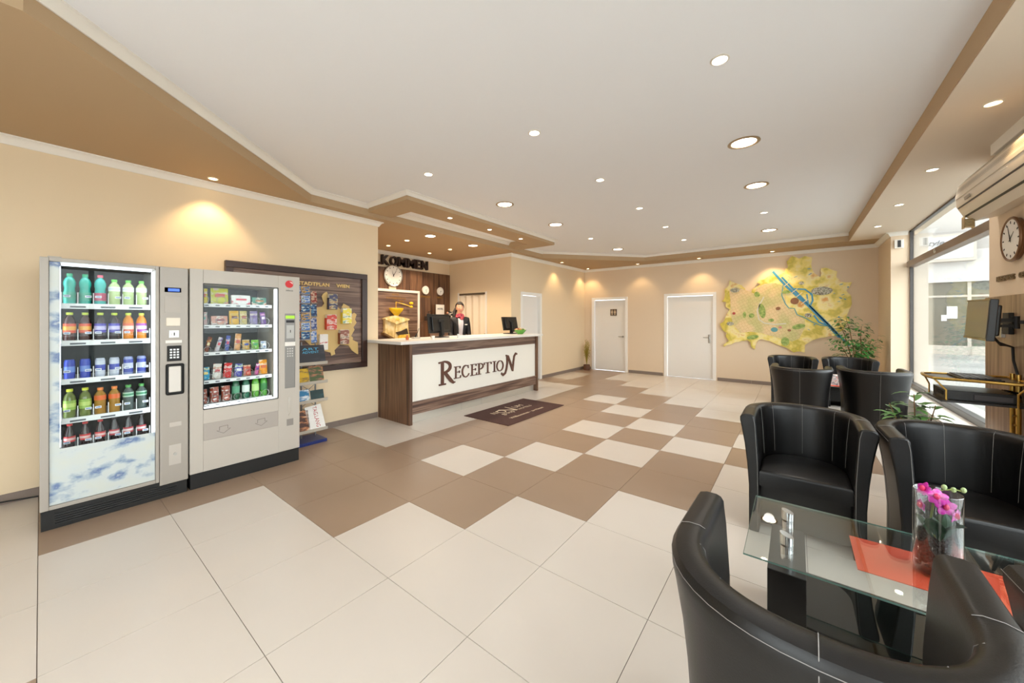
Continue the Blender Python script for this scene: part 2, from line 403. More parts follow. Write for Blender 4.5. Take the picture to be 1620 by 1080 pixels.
# shopfront windows, and an added one behind the camera
M_fr = mat('window_frame_brown', '8d7a6b', 0.4, metal=0.2); M_frd = mat('window_frame_dark', '4a4644', 0.35, metal=0.3)
def window(n, X, y0, y1, zb, zt, ztr, mull=()):
    root = struct('window_%d' % n, Bm().box(X-0.03, X+0.05, y0, y1, zb, zb+0.07, 0.004), M_frd)
    obj('window_frame', Bm().box(X-0.012, X+0.03, y0, y0+0.03, zb, zt).box(X-0.012, X+0.03, y1-0.03, y1, zb, zt).box(X-0.012, X+0.03, y0, y1, zt-0.025, zt), M_frd, root)
    if ztr: obj('transom', Bm().box(X-0.05, X+0.05, y0+0.035, y1-0.035, ztr, ztr+0.09, 0.006), M_fr, root)
    ys = [y0]+list(mull)+[y1]
    for m_ in mull: obj('mullion', Bm().box(X-0.03, X+0.05, m_-0.03, m_+0.03, zb, zt), M_frd, root)
    for a, c in zip(ys, ys[1:]):
        if ztr:
            obj('pane', Bm().box(X+0.005, X+0.013, a+0.03, c-0.03, zb+0.07, ztr), M_pane, root); obj('pane', Bm().box(X+0.005, X+0.013, a+0.03, c-0.03, ztr+0.09, zt-0.03), M_pane, root)
        else: obj('pane', Bm().box(X+0.005, X+0.013, a+0.03, c-0.03, zb+0.07, zt-0.03), M_pane, root)
    return root
w1 = window(1, 2.58, 4.11, 7.45, 0.36, ZL, 2.24)
window(2, 2.58, -3.4, 2.1, 0.30, ZL, 2.24, (-0.65,))
b = Bm().box(-1.1, 1.6, -4.1, -4.04, 0.3, 0.37).box(-1.1, 1.6, -4.1, -4.04, 2.65, 2.7).box(-1.1, -1.05, -4.1, -4.04, 0.3, 2.7).box(1.55, 1.6, -4.1, -4.04, 0.3, 2.7)
w3 = struct('window_3', b, M_frd); obj('pane', Bm().box(-1.05, 1.55, -4.07, -4.062, 0.37, 2.65), M_pane, w3)  # unseen window added behind the camera to let in daylight fill
# small crest decal on the transom
obj('transom_emblem', Bm().tube([(2.525, 5.9+0.03*math.cos(t), 2.285+0.022*math.sin(t)) for t in [k*PI/6 for k in range(-6, 5)]], 0.005), M_corn, w1)

# ------------------------------------------------------------------ outside: street and the shop opposite
struct('street', Bm().box(2.79, 40, -20, 60, -0.2, -0.01), ramp_mat('pale_paving', [(0.35, '84837f'), (0.6, '9a9893')], nscale=0.6, rough=0.5))
struct('wall_outer_pillar', Bm().box(2.63, 2.87, 8.0, 8.3, -0.01, 4.5), mat('outer_plaster', 'a5a29d', 0.8))
sh = thing('shop_building', 'pale shop building with glazed front across the street', 'building', (9, 22.2, 0))
M_fac = mat('facade_white', '9b9894', 0.8); M_trim2 = mat('facade_trim', 'a69f94', 0.5); M_sg = mat('shop_glass', '55564c', 0.25, spec=0.4, var=0.5, vscale=0.8)
obj('wall', Bm().box(2, 22, 22.1, 22.6, 4.2, 10), M_fac, sh)
obj('fascia', Bm().box(2, 22, 21.9, 22.5, 2.93, 4.2, 0.01), mat('fascia_white', 'aeaca9', 0.6), sh)
obj('back_panel', Bm().box(2, 22, 22.3, 22.4, 0, 2.93), mat('shop_inside', '9b8f80', 0.8), sh)
for k in range(8):
    x = 4.15+k*1.22
    obj('window_post', Bm().box(x-0.05, x+0.05, 22.0, 22.12, 0.0, 2.93), M_trim2, sh)
    obj('transom_rail', Bm().box(x+0.05, x+1.17, 22.0, 22.1, 2.32, 2.4), M_trim2, sh)
    obj('shop_pane', Bm().box(x+0.05, x+1.17, 22.05, 22.07, 0.35, 2.32), M_sg, sh); obj('transom_pane', Bm().box(x+0.05, x+1.17, 22.05, 22.07, 2.4, 2.93), M_sg, sh)
    obj('plinth', Bm().box(x+0.05, x+1.17, 21.98, 22.1, -0.01, 0.35), M_trim2, sh)
obj('notice', Bm().box(6.0, 6.28, 22.0, 22.04, 1.45, 1.95).box(5.85, 5.999, 22.0, 22.04, 1.35, 1.6), mat('notice_white', 'b8b8b8', 0.5), sh)
obj('poster', Bm().box(6.55, 7.1, 22.0, 22.04, 0.9, 2.1), ramp_mat('shop_poster', [(0.3, '2d8fae'), (0.5, 'dfeef2'), (0.7, '4a9a6a')], nscale=2), sh)
sgn = obj('shop_sign', Bm().box(5.2, 6.6, 21.6, 21.9, 3.85, 4.75, 0.02), mat('sign_box_white', 'b4b4b4', 0.4), sh)
obj('sign_frame', Bm().box(5.12, 6.68, 21.62, 21.88, 3.75, 3.85).box(5.12, 6.68, 21.62, 21.88, 4.75, 4.85).box(6.6, 6.68, 21.62, 21.88, 3.85, 4.75), M_trim2, sgn)
b = text_bm('style', (5.3, 21.59, 4.35), (1, 0, 0), (0, 0, 1), 0.55, 0.28, 0.01, shear=0.3); obj('lettering', b, mat('sign_ink', '4a4f57', 0.5), sgn)
# overhead canopy with fluorescent strips outside the window
cn = thing('street_canopy', 'pale canopy with thin light strips seen through the upper window', 'canopy', (6, 14, 4.2))
obj('canopy_slab', Bm().box(4.4, 8, 12, 17, 5.6, 5.75), mat('canopy_white', 'a5a5a2', 0.6), cn)
for k in range(3): obj('light_strip', Bm().box(4.6+0.5*k, 4.7+0.5*k, 12.2, 16.8, 5.55, 5.6), mat('strip_white', 'ffffff', 0.4), cn)

# ------------------------------------------------------------------ downlights
M_lampw = mat('lamp_glow', 'ffffff', 0.5, emit='fff2dc', es=14); M_lampy = mat('lamp_glow_warm', 'ffffff', 0.5, emit='ffe0a8', es=16)
M_ring = mat('lamp_ring', 'e9e2d6', 0.35, metal=0.3); M_ringb = mat('lamp_ring_bronze', 'b39a7c', 0.35, metal=0.4)
def downlight(x, y, z, r, label, group, energy, warm, ang=118, cat='ceiling light'):
    t = thing('recessed_spotlight' if r < 0.06 else 'round_downlight', label, cat, (x, y, z), 0, group)
    pr = [(r, -0.001), (r*1.28, -0.001), (r*1.3, -0.005), (r*1.05, -0.009), (r, -0.006), (r, -0.001)]
    obj('ring', Bm().lathe(pr, x, y, 20, z), M_ring if r < 0.06 else M_ringb, t, smooth=True)
    obj('lamp', Bm().cyl((x, y, z-0.004), (x, y, z-0.0015), r*0.97, n=20), M_lampy if warm else M_lampw, t)
    ld = D.lights.new('spot_bulb', 'SPOT'); ld.energy = energy; ld.spot_size = math.radians(ang); ld.spot_blend = 0.9 if not warm else 0.6
    ld.color = (1.0, 0.70, 0.36) if warm else (1.0, 0.94, 0.87); ld.shadow_soft_size = max(0.03, r*0.8)
    lo = D.objects.new('bulb', ld); C.objects.link(lo); lo.parent = t; lo.location = (0, 0, -0.035)
    if group.startswith('lights in the ceiling behind'): ld.color = (1.0, 0.80, 0.56)
    return t
NEAR = ['nearest to the camera', 'second from the camera', 'third from the camera', 'fourth from the camera', 'farthest from the camera']
G1 = 'small spotlights in the white ceiling'
for x, ys, nm in ((0.79, [1.36, 5.41], 'row towards the window'), (-0.56, [1.39, 2.72, 4.06, 5.39, 6.69], 'middle row'), (-1.935, [1.415, 5.44], 'row towards the counter')):
    for k, y in enumerate(ys):
        q = NEAR[k] if len(ys) == 5 else ('near end' if k == 0 else 'far end')
        downlight(x, y, ZU, 0.04, 'small spotlight in white ceiling, %s, %s' % (nm, q), G1, E_SMALL, False)
G2 = 'large round downlights in the white ceiling'
for x, ys, nm in ((0.79, [2.69, 4.02, 6.77], 'window-side row'), (-1.935, [2.75, 4.11, 6.83], 'counter-side row')):
    for k, y in enumerate(ys):
        downlight(x, y, ZU, 0.095, 'large round downlight in white ceiling, %s, %s' % (nm, ('nearest', 'middle one', 'farthest')[k]), G2, E_LARGE*(1.7 if x > 0 else 0.95), False, 140)
G3 = 'warm spotlights in the lowered taupe ceiling'
for x, y, lb, e in ((-3.41, -0.11, 'warm spotlight above the two vending machines', 1.2), (2.15, 2.68, 'spotlight in taupe ceiling strip next to the air conditioner', 1.0),
                    (2.15, 4.04, 'spotlight in taupe strip over the window, second from the front', 0.8), (2.14, 5.39, 'spotlight in taupe strip over the window, third from the front', 0.9),
                    (2.12, 6.71, 'spotlight in taupe strip at far end of the window', 1.0), (0.775, 8.3, 'warm spotlight above the big yellow city map', 1.8),
                    (-0.587, 8.3, 'warm spotlight above the right-hand white door', 0.9), (-1.986, 8.3, 'warm spotlight between the two back doors', 0.55),
                    (-3.374, 6.89, 'warm spotlight over the wall right of the counter', 0.8), (-3.36, 8.33, 'warm spotlight in the far back corner', 0.9)):
    downlight(x, y, ZL-(0.004 if x > 1.95 else 0), 0.036, lb, G3, E_WARM*e*(0.6 if x > 1.95 else 1), x < 1.95 or y < 3, 100)
G4 = 'lights in the ceiling behind the counter'
for x, y, r, lb in ((-4.92, 2.96, 0.036, 'small recess spotlight nearest the welcome letters'), (-4.27, 2.9, 0.04, 'small recess spotlight at left above the counter back'),
                    (-4.93, 3.98, 0.036, 'small recess spotlight at the rear wall right of centre'), (-4.28, 3.96, 0.036, 'small recess spotlight right above the receptionist'),
                    (-3.675, 2.93, 0.085, 'round recess downlight above the left monitor'), (-3.66, 3.97, 0.085, 'round recess downlight on the right above the counter')):
    downlight(x, y, ZL, r, lb, G4, E_RECESS*(1.6 if r > 0.06 else 1), r < 0.05, 125)
for k, y in enumerate((2.49, 3.37, 4.24)):
    downlight(-2.735, y, 2.88, 0.032, 'small white spotlight in the slotted ceiling panel, %s' % ('left', 'middle', 'right')[k], 'spotlights in the slotted ceiling panel', 7, False, 100)
for x, y, q in ((0.8, -1.6, 'just behind the camera'), (-0.9, -2.4, 'behind the camera towards the middle'), (0.8, -3.0, 'farthest behind the camera')):  # unseen downlights added to light the room near the camera
    downlight(x, y, ZU, 0.095, 'added unseen fill downlight in white ceiling, %s' % q, 'added unseen fill lights behind the camera', E_LARGE, False, 140)

# ------------------------------------------------------------------ reception counter
def at(name, b, m, parent, **k): return obj(name, b, m, parent, **k)
ct = thing('reception_counter', 'long walnut reception counter with white front panel and white worktop', 'counter', (-3.2, 3.4, 0))
at('end_panel', Bm().box(-3.59, -2.86, 1.875, 1.925, 0, 1.09, 0.002), M_wv, ct)
at('end_panel', Bm().box(-3.59, -2.86, 4.965, 5.015, 0, 1.09, 0.002), M_wv, ct)
at('upper_rail', Bm().box(-2.95, -2.895, 1.925, 4.965, 0.935, 1.09), M_wh, ct)
at('lower_rail', Bm().box(-2.95, -2.88, 1.925, 4.965, 0.13, 0.30), M_wh, ct)
at('front_panel', Bm().box(-2.95, -2.905, 1.925, 4.965, 0.30, 0.935), mat('panel_cream_white', 'efebe0', 0.35), ct)
kp = at('kick_plate', Bm().box(-2.97, -2.94, 1.925, 2.92, 0, 0.129).box(-2.97, -2.94, 2.924, 3.4, 0, 0.129).box(-2.97, -2.94, 3.404, 4.965, 0, 0.129), mat('plinth_steel', 'cfcabf', 0.3, metal=0.6), ct)
at('worktop', Bm().box(-3.58, -2.78, 1.68, 5.06, 1.09, 1.13, 0.004), mat('worktop_white', 'e4e0da', 0.35), ct)
at('rear_desk', Bm().box(-3.95, -3.58, 1.93, 4.96, 0.72, 0.75), M_wv, ct)
M_letter = mat('letter_walnut', '5e3a2b', 0.45)
def stroke(b, pts, wd, fr, d0, d1):
    """broad pen stroke of given width(s) along pts"""
    n = len(pts); L = []; R = []
    for i, p in enumerate(pts):
        a = pts[max(i-1, 0)]; c = pts[min(i+1, n-1)]; dx, dy = c[0]-a[0], c[1]-a[1]; l = math.hypot(dx, dy) or 1
        w_ = (wd[i] if isinstance(wd, (list, tuple)) else wd)/2
        L.append((p[0]-dy/l*w_, p[1]+dx/l*w_)); R.append((p[0]+dy/l*w_, p[1]-dx/l*w_))
    for i in range(n-1): b.prism([L[i], L[i+1], R[i+1], R[i]], fr, d0, d1)
def arc(cx, cy, rx, ry, a0, a1, n=12): return [(cx+rx*math.cos(math.radians(a0+(a1-a0)*k/n)), cy+ry*math.sin(math.radians(a0+(a1-a0)*k/n))) for k in range(n+1)]
def glyph(ch, x0, x1, z0, z1):
    W = x1-x0; H = z1-z0; P = lambda u, v: (x0+u*W, z0+v*H); t = 0.022 if H < 0.25 else 0.05; th = t*0.45
    b = Bm(); F = FX(-2.905); kk = [0]
    def S(pts, wd): kk[0] += 1; stroke(b, [P(*p) for p in pts], wd, F, 0, 0.018+0.0004*kk[0])
    def A(cx, cy, rx, ry, a0, a1, wd): stroke(b, [P(*p) for p in arc(cx, cy, rx, ry, a0, a1)], wd, F, 0, 0.0177)
    arcw = lambda hi, lo, n=13: [lo+(hi-lo)*math.sin(PI*k/(n-1)) for k in range(n)]
    if ch == 'R':
        S([(0.22, 0.02), (0.22, 0.98)], t); S([(0.02, 0.02), (0.42, 0.02)], th); S([(0.0, 0.95), (0.3, 0.98)], th)
        A(0.28, 0.75, 0.42, 0.235, 92, -92, arcw(t, th)); S([(0.36, 0.53), (0.55, 0.32), (0.74, 0.13), (0.88, 0.03), (1.0, 0.04)], [t*0.9, t*1.1, t*1.1, t*0.8, t*0.3])
    elif ch == 'E':
        S([(0.28, 0.02), (0.28, 0.98)], t); S([(0.02, 0.03), (0.95, 0.03)], th); S([(0.05, 0.97), (0.9, 0.97)], th); S([(0.3, 0.52), (0.78, 0.52)], th)
        S([(0.98, 0.22), (0.9, 0.02)], th); S([(0.86, 0.8), (0.9, 0.98)], th); S([(0.78, 0.42), (0.78, 0.62)], th)
    elif ch == 'C':
        A(0.55, 0.5, 0.45, 0.48, 55, 305, arcw(t*1.1, th)); S([(0.86, 0.98), (0.88, 0.72)], th); S([(0.82, 0.1), (0.98, 0.28)], th)
    elif ch == 'P':
        S([(0.28, 0.02), (0.28, 0.98)], t); S([(0.02, 0.03), (0.55, 0.03)], th); S([(0.02, 0.97), (0.35, 0.97)], th); A(0.35, 0.72, 0.55, 0.255, 92, -92, arcw(t, th))
    elif ch == 'T':
        S([(0.5, 0.02), (0.5, 0.98)], t); S([(0.25, 0.03), (0.75, 0.03)], th); S([(0.02, 0.96), (0.98, 0.96)], th); S([(0.02, 0.98), (0.02, 0.78)], th); S([(0.98, 0.98), (0.98, 0.78)], th)
    elif ch == 'I':
        S([(0.5, 0.02), (0.5, 0.98)], t); S([(0.05, 0.03), (0.95, 0.03)], th); S([(0.05, 0.97), (0.95, 0.97)], th)
    elif ch == 'O':
        A(0.5, 0.5, 0.44, 0.47, 90, 270, arcw(t*1.1, th)); A(0.5, 0.5, 0.44, 0.47, 90, -90, arcw(t*1.1, th))
    elif ch == 'N':
        S([(0.36, 0.9), (0.38, 0.55), (0.33, 0.28), (0.26, 0.1), (0.12, 0.02), (0.02, 0.12)], [th*1.4, th*1.6, th*1.7, th*1.7, th*1.8, t*0.7])
        S([(0.3, 0.93), (0.42, 0.88), (0.72, 0.18)], [t*0.5, t*0.9, t]); S([(0.72, 0.12), (0.76, 0.55), (0.82, 0.85), (0.92, 0.97), (1.0, 0.93)], [th*1.3, th*1.7, th*1.6, th*1.6, t*0.6])
    return b
for ch, y0, y1, z0, z1 in (('R', 2.42, 2.75, 0.455, 0.80), ('E', 2.725, 2.875, 0.515, 0.70), ('C', 2.89, 3.06, 0.51, 0.70), ('E', 3.085, 3.24, 0.515, 0.70), ('P', 3.25, 3.41, 0.515, 0.70),
                           ('T', 3.42, 3.605, 0.515, 0.70), ('I', 3.645, 3.735, 0.515, 0.70), ('O', 3.745, 3.94, 0.51, 0.70), ('N', 3.87, 4.345, 0.425, 0.80)):
    o = at('letter', glyph(ch, y0, y1, z0, z1), M_letter, ct); o['label'] = 'dark walnut raised letter %s' % ch

def monitor(x, y, z, wd, h, rz, label, tilt=0.12):
    """desk monitor, screen towards local -X, back towards +X; base at the origin"""
    t = thing('computer_monitor', label, 'monitor', (x, y, z))
    M = Matrix.Translation((x, y, z)) @ Matrix.Rotation(rz, 4, 'Z'); Mt = M @ Matrix.Translation((0, 0, 0.07+h/2)) @ Matrix.Rotation(-tilt, 4, 'Y')
    at('housing', Bm().box(-0.02, 0.0, -wd/2, wd/2, -h/2, h/2, 0.004).box(0.0, 0.03, -wd*0.38, wd*0.38, -h*0.38, h*0.36, 0.008).xf(Mt), M_dark, t)
    at('screen', Bm().box(-0.0215, -0.02, -wd/2+0.015, wd/2-0.015, -h/2+0.02, h/2-0.015).xf(Mt), mat('screen_dark', '30343a', 0.15), t)
    at('stand', Bm().box(0.03, 0.055, -0.03, 0.03, -h/2-0.04, 0.03, 0.004).box(0.03, 0.05, -0.07, 0.07, 0.02, 0.06, 0.004).xf(Mt), M_black, t)
    at('vent', Bm().box(0.03, 0.032, -0.07, 0.05, h*0.22, h*0.25).xf(Mt), M_black, t)
    at('foot', Bm().box(-0.09, 0.11, -0.12, 0.12, 0, 0.014, 0.005).box(0.01, 0.05, -0.035, 0.035, 0.012, 0.09, 0.004).xf(M), M_black, t)
    return t
monitor(-3.32, 2.82, 1.13, 0.56, 0.30, 0.18, 'black monitor seen from behind on the counter beside the receptionist')
monitor(-3.32, 4.70, 1.13, 0.48, 0.27, 0.0, 'smaller black monitor seen from behind at the right end of the counter', 0.2)
# sweets bowl
bw = thing('sweets_bowl', 'green glass bowl heaped with wrapped sweets on the counter end', 'bowl', (-3.02, 4.62, 1.13))
at('bowl', Bm().lathe([(0.0, 0.003), (0.05, 0.003), (0.09, 0.04), (0.125, 0.085), (0.121, 0.086), (0.085, 0.045), (0.045, 0.008), (0, 0.008)], -3.02, 4.62, 24, 1.13), mat('green_glass', '5da23f', 0.1, spec=0.7), bw, smooth=True)
cols = ['c8452f', 'e8d9b0', '6a8f3a', 'd98a3a', 'a23a55', 'e9e4da']
b = Bm(); 
sw = []
for c in cols: sw.append(Bm())
for k in range(48):
    a = random.random()*2*PI; r = 0.105*math.sqrt(random.random()); z = 1.13+0.075+0.035*(1-(r/0.105)**2)+random.random()*0.008
    sw[k % 6].sphere((-3.02+r*math.cos(a), 4.62+r*math.sin(a), z), 0.014, 1.5, 0.9, 0.8, seg=6)
for c, s in zip(cols, sw):
    o = at('sweets', s, mat('sweet_'+c, c, 0.35), bw); o['kind'] = 'stuff'
# telephone, pen cup, mouse
ph = thing('desk_stand', 'x', 'desk item', (-3.35, 2.36, 1.13))
ph['label'] = 'small silver desk stand with thin slanted stem, left of the big monitor'
at('foot', Bm().box(-3.38, -3.30, 2.30, 2.42, 1.13, 1.15, 0.008), M_steel, ph); at('stem', Bm().cyl((-3.34, 2.36, 1.15), (-3.34, 2.42, 1.28), 0.004).cyl((-3.34, 2.35, 1.15), (-3.34, 2.37, 1.20), 0.012, 0.005), M_dark, ph)
o = obj('paper_cup', Bm().lathe([(0, 0), (0.022, 0), (0.028, 0.05), (0.026, 0.05), (0.02, 0.004), (0, 0.004)], -2.95, 2.36, 14, 1.13), M_paper, smooth=True, origin=(-2.95, 2.36, 1.13)); tag(o, 'small white cup on the worktop in front of the left monitor', 'cup')
o = obj('glass_tumbler', Bm().lathe([(0, 0), (0.018, 0), (0.02, 0.06), (0.018, 0.06), (0.016, 0.005), (0, 0.005)], -2.98, 2.9, 14, 1.13), mat('frost_glass', 'cfd8da', 0.1, spec=0.8), smooth=True, origin=(-2.98, 2.9, 1.13)); tag(o, 'small clear tumbler by the monitor stand', 'glass')
o = obj('orange_figure', Bm().lathe([(0, 0), (0.02, 0), (0.024, 0.03), (0.012, 0.05), (0.014, 0.065), (0, 0.075)], -3.1, 2.02, 12, 1.13), mat('orange_paint', 'c9622e', 0.4), smooth=True, origin=(-3.1, 2.02, 1.13)); tag(o, 'tiny orange figure next to the mill sculpture on the counter', 'figurine')

# ------------------------------------------------------------------ recess wall behind the counter
wp = thing('wall_panelling', 'walnut panelling on the wall behind the counter', 'wall panel', (-5.49, 3.5, 0))
ys = 1.9; k = 0
while ys < 5.08:
    y2 = min(ys+0.40, 5.09); at('panel', Bm().box(-5.499, -5.475, ys+0.001, y2-0.001, 0, 2.50), M_wv, wp); ys = y2
wl = thing('welcome_lettering', 'dark brown WILLKOMMEN letters standing above the walnut panelling', 'sign', (-5.44, 3.4, 2.55))
yy = 4.38-0.163*10-0.3
ws = {'W': 0.28, 'I': 0.09, 'L': 0.14, 'K': 0.18, 'O': 0.17, 'M': 0.215, 'E': 0.14, 'N': 0.175}
tot = sum(ws[c]+0.022 for c in 'WILLKOMMEN'); yy = 4.39-tot
for c in 'WILLKOMMEN':
    o = at('letter', text_bm(c, (-5.495, yy, 2.545), (0, 1, 0), (0, 0, 1), ws[c], 0.20, 0.07, bold=0.02), mat('letter_dark', '2e1a14', 0.5), wl); o['label'] = 'dark letter %s' % c
    yy += ws[c]+0.022
def clock(name, x, y, z, r, nx, label, rimc, hh, mm, parts_plate=None):
    t = thing(name, label, 'clock', (x, y, z)); s = nx
    P = lambda d: (x+s*d, y, z)
    at('rim', Bm().tube([(x+s*0.03, y+r*math.cos(a), z+r*math.sin(a)) for a in [2*PI*k/32 for k in range(32)]], r*0.07, 8, True).cyl(P(0.0), P(0.03), r*0.98, n=32), rimc, t, smooth=True)
    at('dial', Bm().cyl(P(0.03), P(0.034), r*0.94, n=32), mat('dial_white', 'f3f0ea', 0.4), t)
    b = Bm()
    for k in range(12):
        a = k*PI/6; c_, s_ = math.cos(a), math.sin(a); q = 0.03*r
        b.prism([(y+c_*r*0.74-s_*q, z+s_*r*0.74+c_*q), (y+c_*r*0.86-s_*q, z+s_*r*0.86+c_*q), (y+c_*r*0.86+s_*q, z+s_*r*0.86-c_*q), (y+c_*r*0.74+s_*q, z+s_*r*0.74-c_*q)], lambda u, v, d: Vector((x+s*(0.034+d), u, v)), 0, 0.002)
    at('marks', b, M_black, t)['kind'] = 'stuff'
    for L, a, nme in ((0.5, hh, 'hour_hand'), (0.72, mm, 'minute_hand')):
        # clock angles measured clockwise from 12; rightwards is +Y when facing +X, -Y when facing -X
        e = (y+s*math.sin(a)*r*L, z+math.cos(a)*r*L); px, pz = math.cos(a)*r*0.035, -s*math.sin(a)*r*0.035
        at(nme, Bm().prism([(y-s*px, z-pz), e, (y+s*px, z+pz), (y-s*math.sin(a)*r*0.15, z-math.cos(a)*r*0.15)], lambda u, v, d: Vector((x+s*(0.037+d), u, v)), 0, 0.003), M_black, t)
    return t
clock('wall_clock', -5.475, 3.44, 2.335, 0.215, 1, 'large round chrome-rimmed wall clock above the mill board', M_steel, -0.3, 0.55)
clock('wall_clock', -5.475, 4.31, 2.085, 0.09, 1, 'small round white clock on walnut, left of the small pair', M_paper, 0.9, 2.9)
clock('wall_clock', -5.475, 4.755, 2.085, 0.09, 1, 'small round white clock on walnut, right of the small pair', M_paper, 1.6, 3.4)
mb = thing('mill_board', 'walnut board in a white frame carrying the golden coffee mill', 'wall panel', (-5.47, 3.55, 1.5))
at('board', Bm().box(-5.475, -5.455, 2.4, 4.09, 0.6, 2.0), M_wh, mb)
at('frame', Bm().box(-5.475, -5.435, 2.35, 4.13, 2.0, 2.05).box(-5.475, -5.435, 4.08, 4.13, 0.6, 2.0), M_corn, mb)
at('name_plate', Bm().box(-5.474, -5.46, 3.35, 3.52, 2.05, 2.115), mat('plate_cream', 'e8d3b4', 0.5), mb)
b = text_bm('HOTEL', (-5.454, 3.42, 1.925), (0, 1, 0), (0, 0, 1), 0.17, 0.035, 0.004); text_bm('KAFFEEMÜHLE', (-5.454, 3.28, 1.85), (0, 1, 0), (0, 0, 1), 0.48, 0.042, 0.004, b); text_bm('WIEN', (-5.454, 3.58, 1.79), (0, 1, 0), (0, 0, 1), 0.12, 0.035, 0.004, b)
M_goldl = mat('gold_lettering', 'a87c3a', 0.4, metal=0.4)
at('lettering', b, M_goldl, mb)['kind'] = 'stuff'
o = obj('clock_caption', text_bm('KATHMANDU', (-5.474, 4.14, 1.915), (0, 1, 0), (0, 0, 1), 0.32, 0.042, 0.006), M_goldl, origin=(-5.474, 4.3, 1.92)); tag(o, 'golden city name under the left small clock', 'lettering')
o = obj('clock_caption', text_bm('TOKYO', (-5.474, 4.65, 1.915), (0, 1, 0), (0, 0, 1), 0.17, 0.042, 0.006), M_goldl, origin=(-5.474, 4.7, 1.92)); tag(o, 'golden city name under the right small clock', 'lettering')
# coffee mill relief
M_y = ramp_mat('golden_relief', [(0.3, 'b98a2a'), (0.5, 'e3c04a'), (0.7, 'f0dc8c')], nscale=9, rough=0.35, bump=0.3)
M_yb = mat('golden_bright', 'e8c022', 0.25, spec=0.6); M_stone = ramp_mat('mill_body', [(0.3, 'b99a55'), (0.5, 'e3cd92'), (0.7, 'f4e9c6')], nscale=8, rough=0.5, bump=0.3)
ml = thing('coffee_mill_relief', 'golden coffee mill sculpture mounted on the walnut board', 'sculpture', (-5.45, 3.45, 1.2)); F = FX(-5.454)
at('body', Bm().prism([(3.20, 1.42), (3.205, 1.17), (3.165, 1.13), (3.418, 1.0), (3.44, 1.34)], F, 0, 0.07), M_stone, ml); at('body_side', Bm().prism([(3.44, 1.34), (3.418, 1.0), (3.42, 0.95), (3.78, 0.95), (3.777, 1.0), (3.744, 1.40)], F, 0, 0.10), M_stone, ml)
at('top_slab', Bm().prism([(3.165, 1.438), (3.175, 1.415), (3.44, 1.32), (3.767, 1.405), (3.767, 1.428), (3.403, 1.50)], F, 0.0, 0.13), M_stone, ml)
at('drawer', Bm().prism([(3.43, 1.15), (3.558, 1.172), (3.70, 1.225), (3.715, 1.19), (3.744, 1.10), (3.49, 1.085)], F, 0.10, 0.125), mat('mill_drawer', '3b3026', 0.6), ml)
at('drawer_front', Bm().prism([(3.50, 1.09), (3.755, 1.105), (3.77, 0.96), (3.47, 0.96)], F, 0.10, 0.14), M_y, ml)
at('base_edge', Bm().prism([(3.16, 1.15), (3.418, 1.02), (3.418, 0.975), (3.155, 1.115)], F, 0, 0.11), mat('mill_dark_edge', '6b4f2c', 0.6), ml)  # dark brown lower edge of the mill body
at('funnel', Bm().lathe([(0.02, -0.01), (0.05, 0.0), (0.15, 0.10), (0.172, 0.145), (0.17, 0.155), (0.155, 0.15), (0.04, 0.02), (0.0, 0.02)], -5.454+0.1, 3.45, 24, 1.50, sx=0.5), M_yb, ml, smooth=True)
at('neck', Bm().lathe([(0.115, -0.06), (0.11, -0.02), (0.06, 0.02), (0.045, 0.055)], -5.454+0.08, 3.46, 20, 1.46, sx=0.5), M_y, ml, smooth=True)
at('crank', Bm().tube([(-5.37, 3.452, 1.60), (-5.37, 3.452, 1.78), (-5.36, 3.62, 1.745), (-5.36, 3.80, 1.70)], 0.011, 8), M_y, ml, smooth=True)
at('crank_knob', Bm().sphere((-5.36, 3.835, 1.69), 0.034, 1, 1.2, 0.8), M_yb, ml, smooth=True); at('crank_knob', Bm().sphere((-5.36, 3.835, 1.765), 0.042, 1, 1.2, 0.8), M_yb, ml, smooth=True)
# back shelf with small things
cb = thing('back_cabinet', 'low dark walnut cabinet against the panelling behind the counter', 'cabinet', (-5.25, 4.6, 0))
at('body', Bm().box(-5.465, -5.12, 4.15, 5.06, 0, 1.36), M_wv, cb); at('top', Bm().box(-5.465, -5.10, 4.14, 5.065, 1.36, 1.385, 0.002), M_wv, cb)
for k in range(2): dd = at('door', Bm().box(-5.12, -5.103, 4.155+0.45*k, 4.60+0.45*k, 0.05, 1.35), M_wh, cb); at('handle', Bm().cyl((-5.09, 4.54+0.1*k, 0.8), (-5.09, 4.54+0.1*k, 1.0), 0.006), M_steel, dd)
t = thing('picture_card', 'white card with oranges and a dark headline propped on the back cabinet', 'card', (-5.3, 4.62, 1.385))
at('card', Bm().box(-5.32, -5.305, 4.50, 4.75, 1.385, 1.76), M_paper, t)
at('oranges', Bm().sphere((-5.30, 4.58, 1.47), 0.045, 0.3).sphere((-5.30, 4.67, 1.47), 0.045, 0.3), mat('orange_fruit', 'd9772e', 0.4), t); at('caption', text_bm('HOTEL', (-5.304, 4.54, 1.64), (0, 1, 0), (0, 0, 1), 0.17, 0.045, 0.003), mat('ink_dark', '2a2f3a', 0.5), t)
t = thing('coffee_grinder', 'dark wooden hand coffee grinder on the back cabinet', 'coffee grinder', (-5.3, 4.27, 1.385))
at('box', Bm().box(-5.36, -5.24, 4.2, 4.34, 1.385, 1.49, 0.006), mat('dark_wood_plain', '2b1a12', 0.4), t); at('bowl', Bm().lathe([(0.02, 0), (0.045, 0.05), (0.0, 0.07)], -5.3, 4.27, 14, 1.49), M_dark, t, smooth=True); at('handle', Bm().cyl((-5.3, 4.27, 1.55), (-5.3, 4.27, 1.6), 0.006).cyl((-5.3, 4.27, 1.6), (-5.3, 4.34, 1.6), 0.006).sphere((-5.3, 4.34, 1.61), 0.014), M_dark, t)
